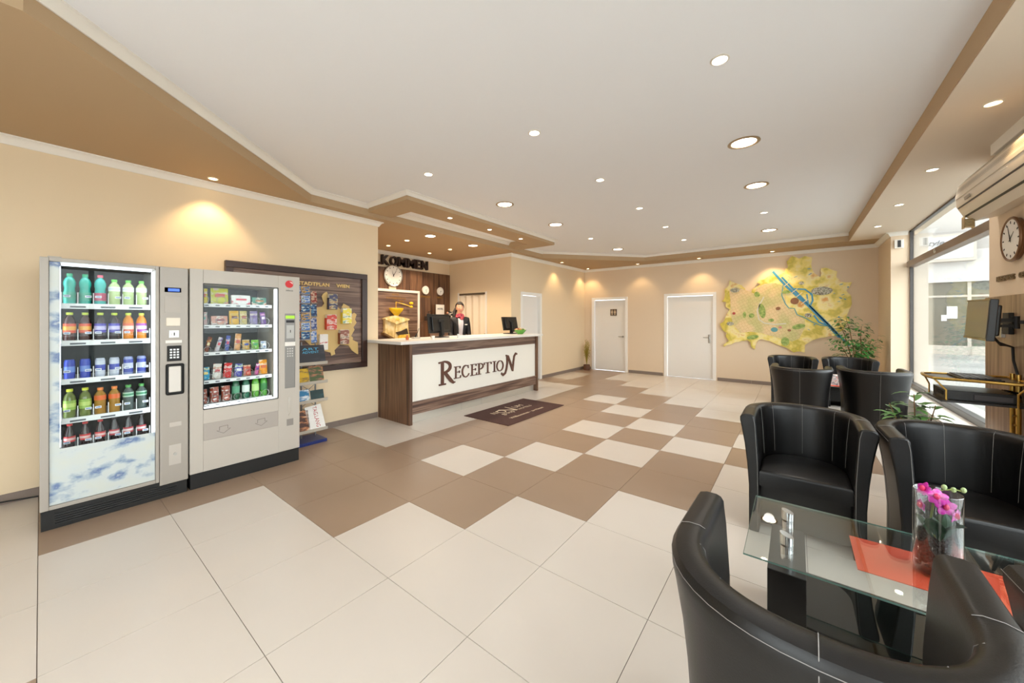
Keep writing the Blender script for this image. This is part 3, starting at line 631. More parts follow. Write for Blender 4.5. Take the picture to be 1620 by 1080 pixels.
# toy cow
t = thing('toy_cow', 'black and white spotted toy cow on the back cabinet', 'toy', (-5.2, 4.93, 1.385)); M_cw = ramp_mat('cow_hide', [(0.0, '1d1a18'), (0.47, '1d1a18'), (0.5, 'eee6da'), (1, 'f2ebe0')], nscale=12, rough=0.6, detail=1)
cy = 4.93; cz = 1.385
b = Bm().sphere((-5.2, cy, cz+0.155), 0.062, 1, 1.75, 1, seg=16).sphere((-5.2, cy-0.135, cz+0.19), 0.036, 1, 1.3, 0.95).sphere((-5.2, cy-0.10, cz+0.175), 0.042, 0.9, 1.2, 1)
at('body', b, M_cw, t, smooth=True)
for dx in (-0.03, 0.03):
    for dy in (-0.07, 0.075): at('leg', Bm().cyl((-5.2+dx, cy+dy, cz), (-5.2+dx, cy+dy, cz+0.13), 0.013, 0.019, n=10), M_cw, t, smooth=True)
at('muzzle', Bm().sphere((-5.2, cy-0.175, cz+0.185), 0.024), mat('cow_pink', 'd99a7f', 0.6), t, smooth=True)
at('ear', Bm().sphere((-5.165, cy-0.115, cz+0.215), 0.016, 1.5, 0.5, 0.8).sphere((-5.235, cy-0.115, cz+0.215), 0.016, 1.5, 0.5, 0.8), M_cw, t, smooth=True)
at('tail', Bm().tube([(-5.2, cy+0.105, cz+0.18), (-5.2, cy+0.125, cz+0.12), (-5.2, cy+0.125, cz+0.07)], [0.006, 0.005, 0.012]), M_cw, t)

# ------------------------------------------------------------------ door mat
mt = thing('door_mat', 'dark brown welcome mat with cream lettering in front of the counter', 'mat', (-2.24, 3.45, 0))
at('mat', Bm().box(-2.65, -1.83, 2.69, 4.2, 0.0, 0.008, 0.002), mat('mat_brown', '4b2f29', 0.95, bump=0.4, bscale=400), mt)
b = Bm(); R_, U_ = (0, 1, 0), (-1, 0, 0)
text_bm('N', (-2.33, 3.02, 0.0082), R_, U_, 0.08, 0.10, 0.0008, b); text_bm('O', (-2.29, 3.13, 0.0082), R_, U_, 0.17, 0.15, 0.0008, b)
stroke(b, [(-2.46, 3.26), (-2.24, 3.45)], [0.02, 0.045], FZ(0.0082), 0, 0.0012); stroke(b, [(-2.24, 3.45), (-2.50, 3.47)], [0.045, 0.016], FZ(0.0082), 0, 0.0016); stroke(b, [(-2.42, 3.14), (-2.44, 3.24), (-2.38, 3.33)], 0.018, FZ(0.0082), 0, 0.0020)
text_bm('UM', (-2.33, 3.54, 0.0082), R_, U_, 0.22, 0.10, 0.0008, b)
text_bm('group', (-2.18, 3.08, 0.0082), R_, U_, 0.28, 0.09, 0.0008, b); text_bm('HOTELS', (-2.22, 3.50, 0.0082), R_, U_, 0.34, 0.055, 0.0008, b)
text_bm('Willkommen · zu Hause', (-2.0, 3.0, 0.0082), R_, U_, 0.85, 0.055, 0.0008, b)
at('lettering', b, mat('mat_cream', 'd6c2a6', 0.9), mt)['kind'] = 'stuff'

# ------------------------------------------------------------------ tub chairs
def make_chair():
    t = thing('tub_chair', 'x', 'armchair', (0, 0, 0))
    a = 0.285; path = []
    fy = -0.30
    for k in range(7): path.append((a, fy+0.30*k/6*0.93))
    N = 22
    for k in range(1, N):
        th = PI*k/N; c_, s_ = math.cos(th), math.sin(th)
        path.append((a*math.copysign(abs(c_)**0.86, c_), -0.02+0.30*abs(s_)**0.86))
    for k in range(7): path.append((-a, fy+0.30*(6-k)/6*0.93))
    # travel is counter-clockwise from the front right arm: left of travel = inside
    prof = [(0.0, 0.0), (0.0, 0.30), (-0.010, 0.45), (-0.024, 0.58), (-0.042, 0.69), (-0.050, 0.73), (-0.050, 0.755), (-0.040, 0.771), (-0.018, 0.778), (0.012, 0.778), (0.027, 0.772), (0.035, 0.758), (0.037, 0.735), (0.043, 0.68), (0.054, 0.5), (0.057, 0.25), (0.057, 0.0)]
    sh = obj('shell', Bm().sweep(path, prof), M_leather, t, smooth=True)
    bv = sh.modifiers.new('b', 'BEVEL'); bv.width = 0.008; bv.segments = 2; bv.limit_method = 'ANGLE'; bv.angle_limit = math.radians(60)
    # seat cushion: D shape
    ins = 0.229
    seat = [(ins, -0.285), (ins, -0.02)]
    for k in range(1, 14):
        th = PI*k/14; seat.append((ins*math.cos(th), -0.02+0.235*math.sin(th)))
    seat += [(-ins, -0.02), (-ins, -0.285)]
    b = Bm(); b.prism(seat, FZ(0.312), 0, 0.103); bm = b.b
    bmesh.ops.recalc_face_normals(bm, faces=bm.faces[:])
    top = [e for e in bm.edges if abs(e.verts[0].co.z-0.415) < 1e-3 and abs(e.verts[1].co.z-0.415) < 1e-3 and len({round(f.normal.z, 2) for f in e.link_faces}) > 1]
    bmesh.ops.bevel(bm, geom=top, offset=0.022, segments=3, affect='EDGES', profile=0.5)
    for v in bm.verts:
        if v.co.z > 0.40: v.co.z += 0.012*max(0, 1-(v.co.x/ins)**2)*(1-min(1, abs(v.co.y+0.05)/0.3))
    obj('seat_cushion', b, M_leather, t, smooth=True)
    obj('under_frame', Bm().box(-0.225, 0.225, -0.20, 0.14, 0.03, 0.311), M_black, t)
    def pt(i, o, z):
        p = Vector(path[i]); q0 = Vector(path[max(i-1, 0)]); q1 = Vector(path[min(i+1, len(path)-1)]); d = (q1-q0).normalized(); n = Vector((-d.y, d.x)); return (p.x+n.x*o, p.y+n.y*o, z)
    st = Bm(); nP = len(path)
    for i in (8, 12, 17, 22, 26):
        st.tube([pt(i, 0.057, 0.43), pt(i, 0.0495, 0.6), pt(i, 0.038, 0.735), pt(i, 0.0355, 0.760), pt(i, 0.022, 0.7755)], 0.0009, 5)
    for i in (6, 17, 28):
        st.tube([pt(i, -0.0005, 0.02), pt(i, -0.001, 0.3), pt(i, -0.011, 0.45), pt(i, -0.025, 0.58), pt(i, -0.043, 0.69), pt(i, -0.051, 0.735), pt(i, -0.041, 0.773), pt(i, -0.018, 0.7795), pt(i, 0.012, 0.7795), pt(i, 0.027, 0.7735)], 0.0010, 5)
    st.tube([pt(i, -0.0505, 0.752) for i in range(nP)], 0.0010, 5)
    for s_ in (1, -1):
        x = s_*(a-0.050)
        st.tube([(x, fy-0.0015, 0.03), (x+s_*0.003, fy-0.0015, 0.45), (x+s_*0.018, fy-0.0015, 0.72), (x+s_*0.028, fy-0.001, 0.766)], 0.0009, 5)
    obj('stitching', st, M_stitch, t)
    for s_ in (1, -1): obj('glide', Bm().box(s_*(a-0.03)-0.02, s_*(a-0.03)+0.02, -0.28, -0.24, -0.0, 0.006), M_dark, t)
    return t
CH = make_chair(); GC = 'black leather tub chairs'
CH.location = (1.185, 2.09, 0); CH.rotation_euler = (0, 0, 0.0); CH['label'] = 'black leather tub chair facing us behind the left half of the glass table'; CH['group'] = GC
dup(CH, (1.865, 2.02, 0), 0.04, 'black leather tub chair facing us behind the orchid vase, at the right')
dup(CH, (1.185, 0.06, 0), PI-0.02, 'nearest black tub chair seen from above and behind in the foreground')
dup(CH, (1.925, 0.13, 0), PI+0.06, 'black tub chair cut off by the right edge, only its arm top showing')
dup(CH, (1.20, 5.26, 0), PI-0.03, 'black tub chair with its back to us, left of the far group')
dup(CH, (1.94, 5.50, 0), PI+0.05, 'black tub chair with its back to us, right of the far group by the window')
dup(CH, (1.10, 6.92, 0), 0.03, 'farthest-left black tub chair facing us, below the city map')
dup(CH, (1.83, 7.12, 0), -0.03, 'farthest-right black tub chair facing us, in front of the ficus')

# ------------------------------------------------------------------ glass tables
M_tg = glass('table_glass', (0.93, 0.965, 0.955), 1.7, 1.5)
M_edge = mat('glass_edge', '6f948b', 0.1, spec=0.8); M_smoke = glass('smoked_glass', (0.10, 0.12, 0.12), 1.6, 1.5)
def make_table():
    t = thing('coffee_table', 'x', 'table', (0, 0, 0)); hx, hy = 0.59, 0.32
    gt = obj('glass_top', Bm().box(-hx, hx, -hy, hy, 0.44, 0.449, 0.0015), M_tg, t)
    obj('glass_rim', Bm().box(-hx, hx, -hy-0.0006, -hy, 0.4415, 0.4475).box(-hx, hx, hy, hy+0.0006, 0.4415, 0.4475).box(-hx-0.0006, -hx, -hy, hy, 0.4415, 0.4475).box(hx, hx+0.0006, -hy, hy, 0.4415, 0.4475), M_edge, gt)
    for s in (-1, 1):
        x = s*0.45
        obj('leg', Bm().box(x-0.065, x+0.065, -0.21, 0.23, 0, 0.36, 0.003), M_dark, t)
        for y in (-0.13, 0.12):
            c = Bm().cyl((x, y, 0.36), (x, y, 0.44), 0.022, n=24); n0 = len(c.b.verts); c.cyl((x, y, 0.449), (x, y, 0.487), 0.024, n=24); c.b.verts.ensure_lookup_table()
            for v_ in c.b.verts[n0:]:
                if v_.co.z > 0.47: v_.co.z += (x-v_.co.x)*0.35
            obj('connector', c, M_chrome, t, smooth=True)
    obj('lower_shelf', Bm().box(-0.385, 0.385, -0.2, 0.22, 0.16, 0.168), M_smoke, t)
    return t
TB = make_table(); TB.location = (1.565, 0.955, 0); TB['label'] = 'low glass coffee table with black legs and chrome fittings in front of us'; TB['group'] = 'low glass coffee tables'
dup(TB, (1.56, 6.22, 0), 0.0, 'low glass coffee table half hidden between the far tub chairs', scale=(1, 0.8, 1))
M_red = mat('runner_red', 'f85e40', 0.5)
o = obj('table_runner', Bm().box(1.335, 1.85, 0.81, 1.10, 0.4365, 0.439), M_red, origin=(1.59, 0.955, 0.4365)); tag(o, 'bright orange-red paper runner under the glass of the near table', 'table runner')
t = thing('leaflet_stack', 'red and white leaflets on the far coffee table', 'leaflets', (1.56, 6.1, 0.45))
at('red_sheet', Bm().box(1.48, 1.70, 6.02, 6.28, 0.4495, 0.456), M_red, t); at('printed_sheet', Bm().box(1.5, 1.66, 6.05, 6.2, 0.456, 0.6), ramp_mat('leaflet_print', [(0.3, 'c8372c'), (0.5, 'f1ece6'), (0.7, '2b3350')], nscale=22, rough=0.5), t)
# vase with orchid
vx, vy, vz = 1.572, 0.965, 0.4495
vs = thing('glass_vase', 'tall clear cylinder vase with bark granules standing on the red runner', 'vase', (vx, vy, vz))
at('vase', Bm().lathe([(0, 0), (0.062, 0), (0.065, 0.006), (0.065, 0.305), (0.063, 0.307), (0.061, 0.304), (0.061, 0.01), (0, 0.01)], vx, vy, 40, vz), glass('vase_glass', (0.95, 0.96, 0.96), 2.2, 1.5), vs, smooth=True)
b = Bm()
for k in range(700):
    a = random.random()*2*PI; z = 0.018+0.11*random.random(); r = 0.054*math.sqrt(random.random()) if k % 3 else 0.0545
    b.sphere((vx+r*math.cos(a), vy+r*math.sin(a), vz+z), 0.0065*(0.7+0.6*random.random()), 1, 1, 0.8, seg=5)
o = at('bark_granules', b, mat('bark_brown', '3c2620', 0.7, var=0.5, vscale=90), vs); o['kind'] = 'stuff'
orc = thing('orchid', 'magenta orchid spray with dark leaves growing inside the glass vase', 'flower', (vx, vy, vz+0.09)); M_pet = ramp_mat('orchid_petal', [(0.3, 'b0188c'), (0.5, 'd62fb0'), (0.68, 'f3b8e4')], nscale=28, rough=0.5)
at('stem', Bm().tube([(vx-0.005, vy, vz+0.085), (vx-0.012, vy+0.004, vz+0.14), (vx-0.008, vy, vz+0.19), (vx+0.004, vy, vz+0.225), (vx+0.03, vy, vz+0.235), (vx+0.05, vy+0.004, vz+0.232)], [0.003, 0.0028, 0.0026, 0.002, 0.0016, 0.0012]), mat('orchid_stem', '7d8a4b', 0.5), orc, smooth=True)
def petal(b, c, ax, nrm, L, W):
    ax = Vector(ax).normalized(); n = Vector(nrm).normalized(); s = ax.cross(n).normalized(); c = Vector(c)
    rows = []
    for u, wv, h in ((0, 0.12, 0), (0.25, 0.7, 0.08), (0.55, 1.0, 0.12), (0.85, 0.6, 0.06), (1, 0.05, -0.02)):
        rows.append([b.b.verts.new(c+ax*(L*u)+s*(W*wv*q/2)+n*(h*L-abs(q)*0.1*L)) for q in (-1, 0, 1)])
    for A, B in zip(rows, rows[1:]):
        for k in range(2): b.b.faces.new((A[k], A[k+1], B[k+1], B[k]))
def flower(c, nrm, r, m=None):
    b = Bm(); n = Vector(nrm).normalized(); u = n.cross(Vector((0, 0, 1))).normalized(); v = u.cross(n)
    for k in range(5):
        a = PI/2+k*2*PI/5; petal(b, c, u*math.cos(a)+v*math.sin(a)+n*0.25, n, r, r*0.85)
    o = at('blossom', b, M_pet, orc, smooth=True, recalc=False)
    at('lip', Bm().sphere(Vector(c)+n*0.006, 0.0065, 1, 1, 1.3, seg=8), mat('orchid_lip', 'e0346a', 0.4), o, smooth=True)
vdir = (-0.45, -0.85, 0.25)
for c, r, vd in (((-0.026, -0.006, 0.222), 0.021, (-0.9, -0.5, 0.5)), ((-0.004, -0.012, 0.208), 0.024, (-0.2, -0.9, 0.5)), ((0.010, -0.014, 0.186), 0.026, (0.3, -0.9, 0.1)), ((0.028, -0.008, 0.166), 0.021, (0.8, -0.5, -0.2)), ((-0.030, -0.006, 0.176), 0.018, (-0.9, -0.3, -0.1))):
    flower((vx+c[0], vy+c[1], vz+c[2]), vd, r)
for c in ((0.012, 0.0, 0.236), (0.03, 0.004, 0.232), (0.048, 0.004, 0.236)): at('bud', Bm().sphere((vx+c[0], vy+c[1], vz+c[2]), 0.006, 1, 1, 1.3, seg=8), mat('orchid_bud', '9db07a', 0.5), orc, smooth=True)
for d, L in (((-0.2, -0.4, 1), 0.085), ((0.5, -0.5, 1), 0.09), ((0.3, 0.5, 1), 0.08), ((-0.6, 0.3, 1), 0.07)):
    b = Bm(); petal(b, (vx, vy, vz+0.082), d, (-d[0], -d[1], 0.4), L, 0.045); at('leaf', b, mat('orchid_leaf', '24462e', 0.35), orc, smooth=True, recalc=False)

for o_ in [orc]: o_.scale = (1.35, 1.35, 1.35); o_.location = (vx, vy, vz+0.13-0.0)

# ------------------------------------------------------------------ vending machines
XF = -2.76
M_int = mat('machine_interior', '1d2221', 0.5); M_shelf = mat('shelf_white', 'eef0f2', 0.35); M_led = mat('led_tube', 'ffffff', 0.5, emit='eaf3ff', es=4.0)
M_vg = glass('vending_glass', (0.96, 0.98, 0.975), 0.3); M_tag = mat('price_tag', '5e646c', 0.5); M_tagb = mat('price_tag_blue', '2c5fa8', 0.5)
def cabinet(root, ya, yb, wa, wb, za, zb, ztop, m_body, depth=0.76):
    b = Bm()
    xb = XF-depth
    b.box(xb, XF-0.05, ya, wa, 0.13, ztop).box(xb, XF-0.05, wb, yb, 0.13, ztop).box(xb, XF-0.05, wa, wb, zb, ztop).box(xb, XF-0.05, wa, wb, 0.13, za)
    at('body', b, m_body, root)
    at('interior', Bm().box(xb, xb+0.22, wa, wb, za, zb), M_int, root)
m1 = thing('drinks_vending_machine', 'silver vending machine full of bottles and cans with frosted blue-splash glass', 'vending machine', (-3.15, -0.81, 0))
cabinet(m1, -1.195, -0.43, -1.155, -0.628, 0.16, 1.81, 1.835, M_silver)
at('base', Bm().box(XF-0.72, XF-0.012, -1.19, -0.435, 0.0, 0.13, 0.003), M_black, m1)
b = Bm()
for k in range(5): b.box(XF-0.014, XF-0.004, -1.13, -0.50, 0.03+0.016*k, 0.037+0.016*k)
at('grille', b, M_dark, m1)
dr = at('door_frame', Bm().box(XF-0.05, XF, -1.195, -1.155, 0.135, 1.835, 0.003).box(XF-0.05, XF, -0.628, -0.607, 0.135, 1.835, 0.003).box(XF-0.05, XF, -1.155, -0.628, 1.81, 1.835, 0.002).box(XF-0.05, XF, -1.155, -0.628, 0.135, 0.16, 0.002), M_silver, m1)
at('glass', Bm().box(XF-0.02, XF-0.015, -1.155, -0.628, 0.16, 1.81), M_vg, m1)
M_print = ramp_mat('splash_print', [(0.0, 'cfcfbb'), (0.50, 'c4cccb'), (0.58, '95a6b8'), (0.64, '5d739f'), (0.70, 'bcc6ca')], scale=(1, 1, 1.5), nscale=7, rough=0.3, detail=9, emit=0.0)
at('printed_film', Bm().box(XF-0.0145, XF-0.0135, -1.153, -1.107, 0.535, 1.808).box(XF-0.0145, XF-0.0135, -1.153, -0.63, 0.162, 0.535), M_print, m1)
at('led_strip', Bm().box(-2.90, -2.875, -1.108, -1.102, 0.52, 1.79).box(-2.86, -2.80, -0.639, -0.630, 0.52, 1.79).box(-2.90, -2.82, -1.10, -0.64, 1.797, 1.805), M_led, m1)
# control column
cc = at('control_panel', Bm().box(XF-0.05, XF-0.002, -0.604, -0.43, 0.105, 1.835, 0.004), M_silver, m1)
x = XF-0.002
at('display', Bm().box(x, x+0.004, -0.575, -0.475, 1.635, 1.672).box(x, x+0.004, -0.575, -0.475, 1.635, 1.672), M_black, m1); at('display_screen', Bm().box(x+0.004, x+0.005, -0.555, -0.485, 1.642, 1.665), mat('lcd_blue', '2a55c8', 0.4, emit='5b86ff', es=0.8), m1)
at('cover_plate', Bm().box(x, x+0.002, -0.575, -0.475, 1.47, 1.60, 0.001), mat('silver_plate', 'b0a89e', 0.4), m1)
at('note_slot', Bm().box(x, x+0.006, -0.566, -0.481, 1.365, 1.43, 0.002), mat('slot_cream', 'e9ddc9', 0.3), m1)
at('coin_slot', Bm().box(x, x+0.003, -0.55, -0.487, 1.27, 1.33, 0.001).cyl((x+0.003, -0.518, 1.30), (x+0.008, -0.518, 1.30), 0.018), M_steel, m1); at('coin_slit', Bm().box(x+0.008, x+0.0095, -0.521, -0.515, 1.288, 1.312), M_black, m1)
at('label_plate', Bm().box(x, x+0.002, -0.57, -0.47, 1.228, 1.25), M_paper, m1)
kp_ = at('keypad', Bm().box(x, x+0.006, -0.562, -0.473, 1.082, 1.206, 0.003), M_black, m1)
for r_ in range(4):
    for c_ in range(3): at('key', Bm().box(x+0.006, x+0.009, -0.545+0.021*c_, -0.531+0.021*c_, 1.105+0.021*r_, 1.118+0.021*r_), M_shelf, kp_)
at('cup_station', Bm().box(x, x+0.006, -0.57, -0.457, 0.813, 1.061, 0.012), M_black, m1); at('cup_flap', Bm().box(x+0.002, x+0.012, -0.552, -0.476, 0.835, 1.04, 0.006), mat('flap_white', 'd9d3cb', 0.3), m1)
at('service_hatch', Bm().box(x, x+0.002, -0.55, -0.475, 0.25, 0.41, 0.001), mat('silver_plate2', 'bdb5ab', 0.35), m1); at('coin_return', Bm().box(x, x+0.003, -0.547, -0.473, 0.555, 0.59, 0.001), mat('silver_plate2', 'bdb5ab', 0.35), m1)
at('lock', Bm().cyl((x, -0.512, 0.335), (x+0.008, -0.512, 0.335), 0.012), M_steel, m1)
at('cap_edge', Bm().box(XF-0.3, XF-0.02, -1.16, -1.10, 1.8355, 1.845), M_silver2, m1)
SH = [1.525, 1.262, 0.99, 0.713, 0.488]
for k, z in enumerate(SH):
    s = at('shelf', Bm().box(-3.25, -2.875, -1.10, -0.645, z-0.012, z), M_shelf, m1)
    at('shelf_front', Bm().box(-2.875, -2.865, -1.10, -0.645, z-0.032, z+0.006), M_shelf, s)
    if k < 4:
        for q in range(3): at('price_strip', Bm().box(-2.865, -2.863, -1.06+0.148*q, -0.985+0.148*q, z-0.024, z-0.012), M_tag, s)
    b = Bm()
    for q in range(7):
        y = -1.098+q*0.0752; b.box(-2.878, -2.872, y-0.002, y+0.002, z, z+0.085)
    dv = at('divider', b, M_shelf, m1)
    dv['kind'] = 'stuff'
    b = Bm(); b2 = Bm()
    for q in range(6):
        y = -1.098+q*0.0752+(0.008 if q % 2 == 0 else 0.034); b.box(-2.8705, -2.8695, y, y+0.032, z+0.050, z+0.066); b2.box(-2.8693, -2.869, y+0.004, y+0.028, z+0.055, z+0.061)
    at('price_stickers', b, M_shelf, m1)['kind'] = 'stuff'; at('sticker_print', b2, M_tagb, m1)['kind'] = 'stuff'
BC = [-1.06, -0.986, -0.911, -0.838, -0.763, -0.689]
def colmat(c, rough=0.2): return mat('product_'+c, c, rough, spec=0.6)
PROTO = {}
def product(kind, body, cap, lab, x, y, z, label, group, lab2=None):
    """bottle or can > body, cap, wrapper"""
    key = (kind, body, cap, lab, lab2)
    prof = {
     'wavy': ([(0, 0), (0.028, 0), (0.031, 0.01), (0.031, 0.08), (0.027, 0.105), (0.026, 0.115), (0.031, 0.14), (0.031, 0.16), (0.022, 0.185), (0.013, 0.195), (0.013, 0.203), (0, 0.203)], 0.013, 0.203, 0.018, (0.030, 0.030, 0.088, 0.0318)),
     'square': ([(0, 0), (0.028, 0), (0.031, 0.006), (0.031, 0.135), (0.028, 0.15), (0.014, 0.17), (0.013, 0.177), (0, 0.177)], 0.014, 0.177, 0.018, (0.030, 0.105, 0.14, 0.0318)),
     'round': ([(0, 0), (0.026, 0), (0.031, 0.008), (0.029, 0.05), (0.030, 0.09), (0.031, 0.13), (0.026, 0.158), (0.014, 0.178), (0.013, 0.187), (0, 0.187)], 0.0145, 0.187, 0.018, (0.0300, 0.058, 0.125, 0.0316)),
     'cola': ([(0, 0), (0.024, 0), (0.026, 0.01), (0.023, 0.04), (0.027, 0.07), (0.0275, 0.09), (0.020, 0.13), (0.012, 0.155), (0.011, 0.168), (0, 0.168)], 0.012, 0.168, 0.012, (0.027, 0.055, 0.095, 0.0285)),
     'can': ([(0, 0), (0.022, 0), (0.027, 0.008), (0.027, 0.125), (0.023, 0.134), (0.023, 0.138), (0.020, 0.136), (0, 0.136)], 0, 0, 0, (0.027, 0.02, 0.118, 0.0274))}[kind]
    if key not in PROTO:
        t = thing('drink_can' if kind == 'can' else 'drink_bottle', label, 'can' if kind == 'can' else 'bottle', (0, 0, 0), 0, group)
        obj('body', Bm().lathe(prof[0], n=20), colmat(body, 0.12 if kind != 'can' else 0.3), t, smooth=True)
        if prof[1]: obj('cap', Bm().lathe([(0, 0), (prof[1]+0.002, 0), (prof[1]+0.002, prof[3]), (0, prof[3]+0.001)], n=16, z0=prof[2]), colmat(cap, 0.35), t, smooth=True)
        r, a, c, r2 = prof[4]
        wr = obj('wrapper', Bm().lathe([(r2-0.001, a), (r2, a), (r2, c), (r2-0.001, c)], n=20), colmat(lab, 0.3), t, smooth=True)
        if lab2: obj('print', Bm().lathe([(r2+0.0004, a+(c-a)*0.3), (r2+0.0006, a+(c-a)*0.3), (r2+0.0006, a+(c-a)*0.72), (r2+0.0004, a+(c-a)*0.72)], n=20), colmat(lab2, 0.3), wr, smooth=True)
        t.location = (x, y, z); PROTO[key] = t; return t
    o = dup(PROTO[key], (x, y, z), random.uniform(-0.3, 0.3), label, group); return o
G = 'bottles and cans in the drinks machine'
rows = [
 [('wavy', '2fae9c', '1f9a6a', '3fa58c', 'aqua water bottle with green cap', '2c8f76')]*2+[('wavy', '37b3ac', 'e5566b', 'b83f63', 'aqua bottle with pink label', None)]+[('square', 'b9cf8f', '63c24a', 'eef1ea', 'pale green bottle with white label', 'd5dbe8')]*3,
 [('round', '44211c', 'c9dc3a', 'e4532c', 'dark iced tea bottle with orange-red label', 'f0b040')]*2+[('round', '2c1d22', 'c9dc3a', '3d35b0', 'dark iced tea bottle with violet label', 'c8c2ea')]*2+[('round', 'e08a1c', 'c9dc3a', 'd95a2c', 'orange drink, red-white label', 'f3d9c4'), ('round', 'ea8e12', 'c9dc3a', 'a842b8', 'orange drink bottle with purple label', 'f2dcec')],
 [('can', '2c46b4', 'ffffff', '2740b0', 'blue energy drink can', '6f8fd8')]*2+[('can', 'b9c0d0', 'ffffff', 'c9cfdc', 'silver and blue slim can', '4350b0')]*2+[('can', '8d98c4', 'ffffff', '3b4aa8', 'blue and silver slim can', 'c8cede')]*2,
 [('round', '6b7a3a', 'd8e23a', '9cc05a', 'green-wrapped bottle with yellow cap', 'c5dc7c')]*2+[('square', 'a3782a', 'e8833a', 'd9652a', 'amber juice bottle with orange cap', None)]*2+[('square', '4d5a58', '4fa24e', 'a9c8b4', 'clear mineral water bottle with green cap', '3f8a62')]*2,
 [('cola', '2a1414', 'd43a3a', 'd63a3c', 'cola bottle with red cap and label', 'f0c8c4')]*3+[('cola', '241a1c', '2b2326', 'c03a44', 'cola bottle with dark cap', 'e6d4d4')]*3]
SN = ['top shelf', 'second shelf', 'middle shelf', 'fourth shelf', 'bottom shelf']
for r_, row in enumerate(rows):
    for c_, (kd, bo, ca, la, nm, l2) in enumerate(row):
        product(kd, bo, ca, la, -2.915, BC[c_], SH[r_], '%s, %s from left, %s of drinks machine' % (nm, ORD[c_], SN[r_]), G, l2)

# snack machine
m2 = thing('snack_vending_machine', 'light grey snack vending machine with red round emblem', 'vending machine', (-3.15, 0.02, 0))
WA, WB, ZA, ZB = -0.33, 0.245, 0.655, 1.72
cabinet(m2, -0.42, 0.443, WA, WB, ZA, ZB, 1.84, M_silver2)
at('base', Bm().box(XF-0.72, XF-0.01, -0.415, 0.44, 0.0, 0.125, 0.003), M_black, m2)
fr = [(-0.42, 0.13), (0.443, 0.13), (0.443, 1.84), (-0.42, 1.84)]
b = Bm().box(XF-0.05, XF, -0.42, WA, 0.13, 1.84, 0.003).box(XF-0.05, XF, WB, 0.443, 0.13, 1.84, 0.003).box(XF-0.05, XF-0.0005, WA, WB, ZB, 1.8395).box(XF-0.05, XF-0.0005, WA, WB, 0.1305, ZA)
at('door_frame', b, M_silver2, m2)
at('glass', Bm().box(XF-0.016, XF-0.011, WA, WB, ZA, ZB), M_vg, m2)
at('window_gasket', Bm().box(XF-0.01, XF+0.001, WA-0.004, WA+0.003, ZA, ZB).box(XF-0.01, XF+0.001, WB-0.003, WB+0.004, ZA, ZB).box(XF-0.01, XF+0.001, WA, WB, ZB-0.003, ZB+0.004).box(XF-0.01, XF+0.001, WA, WB, ZA-0.004, ZA+0.003), M_dark, m2)
at('led_strip', Bm().box(-2.83, -2.79, 0.232, 0.243, 0.67, 1.71).box(-2.83, -2.80, -0.32, 0.23, 0.658, 0.664), M_led, m2)
fp = at('delivery_flap', Bm().box(XF-0.002, XF+0.004, -0.33, 0.245, 0.39, 0.535, 0.0035), mat('flap_grey', 'a9a097', 0.4), m2)
for y in (-0.19, 0.10):
    at('arrow_mark', Bm().tube([(XF+0.005, y-0.03, 0.485), (XF+0.005, y+0.03, 0.49)], 0.0016, 5).tube([(XF+0.005, y-0.03, 0.485), (XF+0.005, y-0.03, 0.455), (XF+0.005, y-0.05, 0.455), (XF+0.005, y, 0.425), (XF+0.005, y+0.05, 0.46), (XF+0.005, y+0.03, 0.46), (XF+0.005, y+0.03, 0.49)], 0.0016, 5), mat('flap_line', '6e665e', 0.5), fp)
pn = at('control_panel', Bm().box(XF-0.001, XF+0.004, 0.305, 0.40, 0.74, 1.475, 0.0035), mat('panel_grey', '8f8c88', 0.35, metal=0.3), m2)
at('display', Bm().box(XF+0.004, XF+0.006, 0.31, 0.394, 1.425, 1.455), mat('lcd_green', '9cc83a', 0.4, emit='a4d83a', es=0.5), pn)
at('card_reader', Bm().box(XF+0.004, XF+0.007, 0.315, 0.39, 1.385, 1.41), M_dark, pn); at('coin_slot', Bm().box(XF+0.004, XF+0.0055, 0.318, 0.388, 1.23, 1.36).cyl((XF+0.0055, 0.352, 1.30), (XF+0.011, 0.352, 1.30), 0.019), M_steel, pn)
at('slit', Bm().box(XF+0.011, XF+0.012, 0.349, 0.355, 1.287, 1.313), M_black, pn); at('label_plate', Bm().box(XF+0.004, XF+0.006, 0.304, 0.40, 1.155, 1.195), M_paper, pn)
for r_ in range(4):
    for c_ in range(3): at('key', Bm().box(XF+0.004, XF+0.007, 0.324+0.021*c_, 0.336+0.021*c_, 1.05+0.024*r_, 1.062+0.024*r_), mat('key_light', 'c9c6c0', 0.4), pn)
at('return_lever', Bm().box(XF, XF+0.004, 0.335, 0.365, 0.505, 0.65, 0.001).cyl((XF, 0.35, 0.478), (XF+0.01, 0.35, 0.478), 0.014), M_silver2, m2, smooth=True); at('coin_tray', Bm().box(XF, XF+0.003, 0.322, 0.383, 0.37, 0.435, 0.001), mat('tray_grey', '8e8780', 0.5), m2)
em = at('emblem', Bm().cyl((XF, 0.345, 1.765), (XF+0.004, 0.345, 1.765), 0.036, n=28), mat('emblem_red', 'd2262c', 0.35), m2)
at('swoosh', Bm().prism([(0.345, 1.79), (0.372, 1.782), (0.378, 1.76), (0.37, 1.772), (0.352, 1.783)], FX(XF+0.004), 0, 0.001), M_paper, em)
at('emblem_lettering', text_bm('selecta', (XF, 0.315, 1.695), (0, 1, 0), (0, 0, 1), 0.065, 0.018, 0.001), M_dark, em)
S2 = [1.553, 1.365, 1.127, 0.88, 0.672]
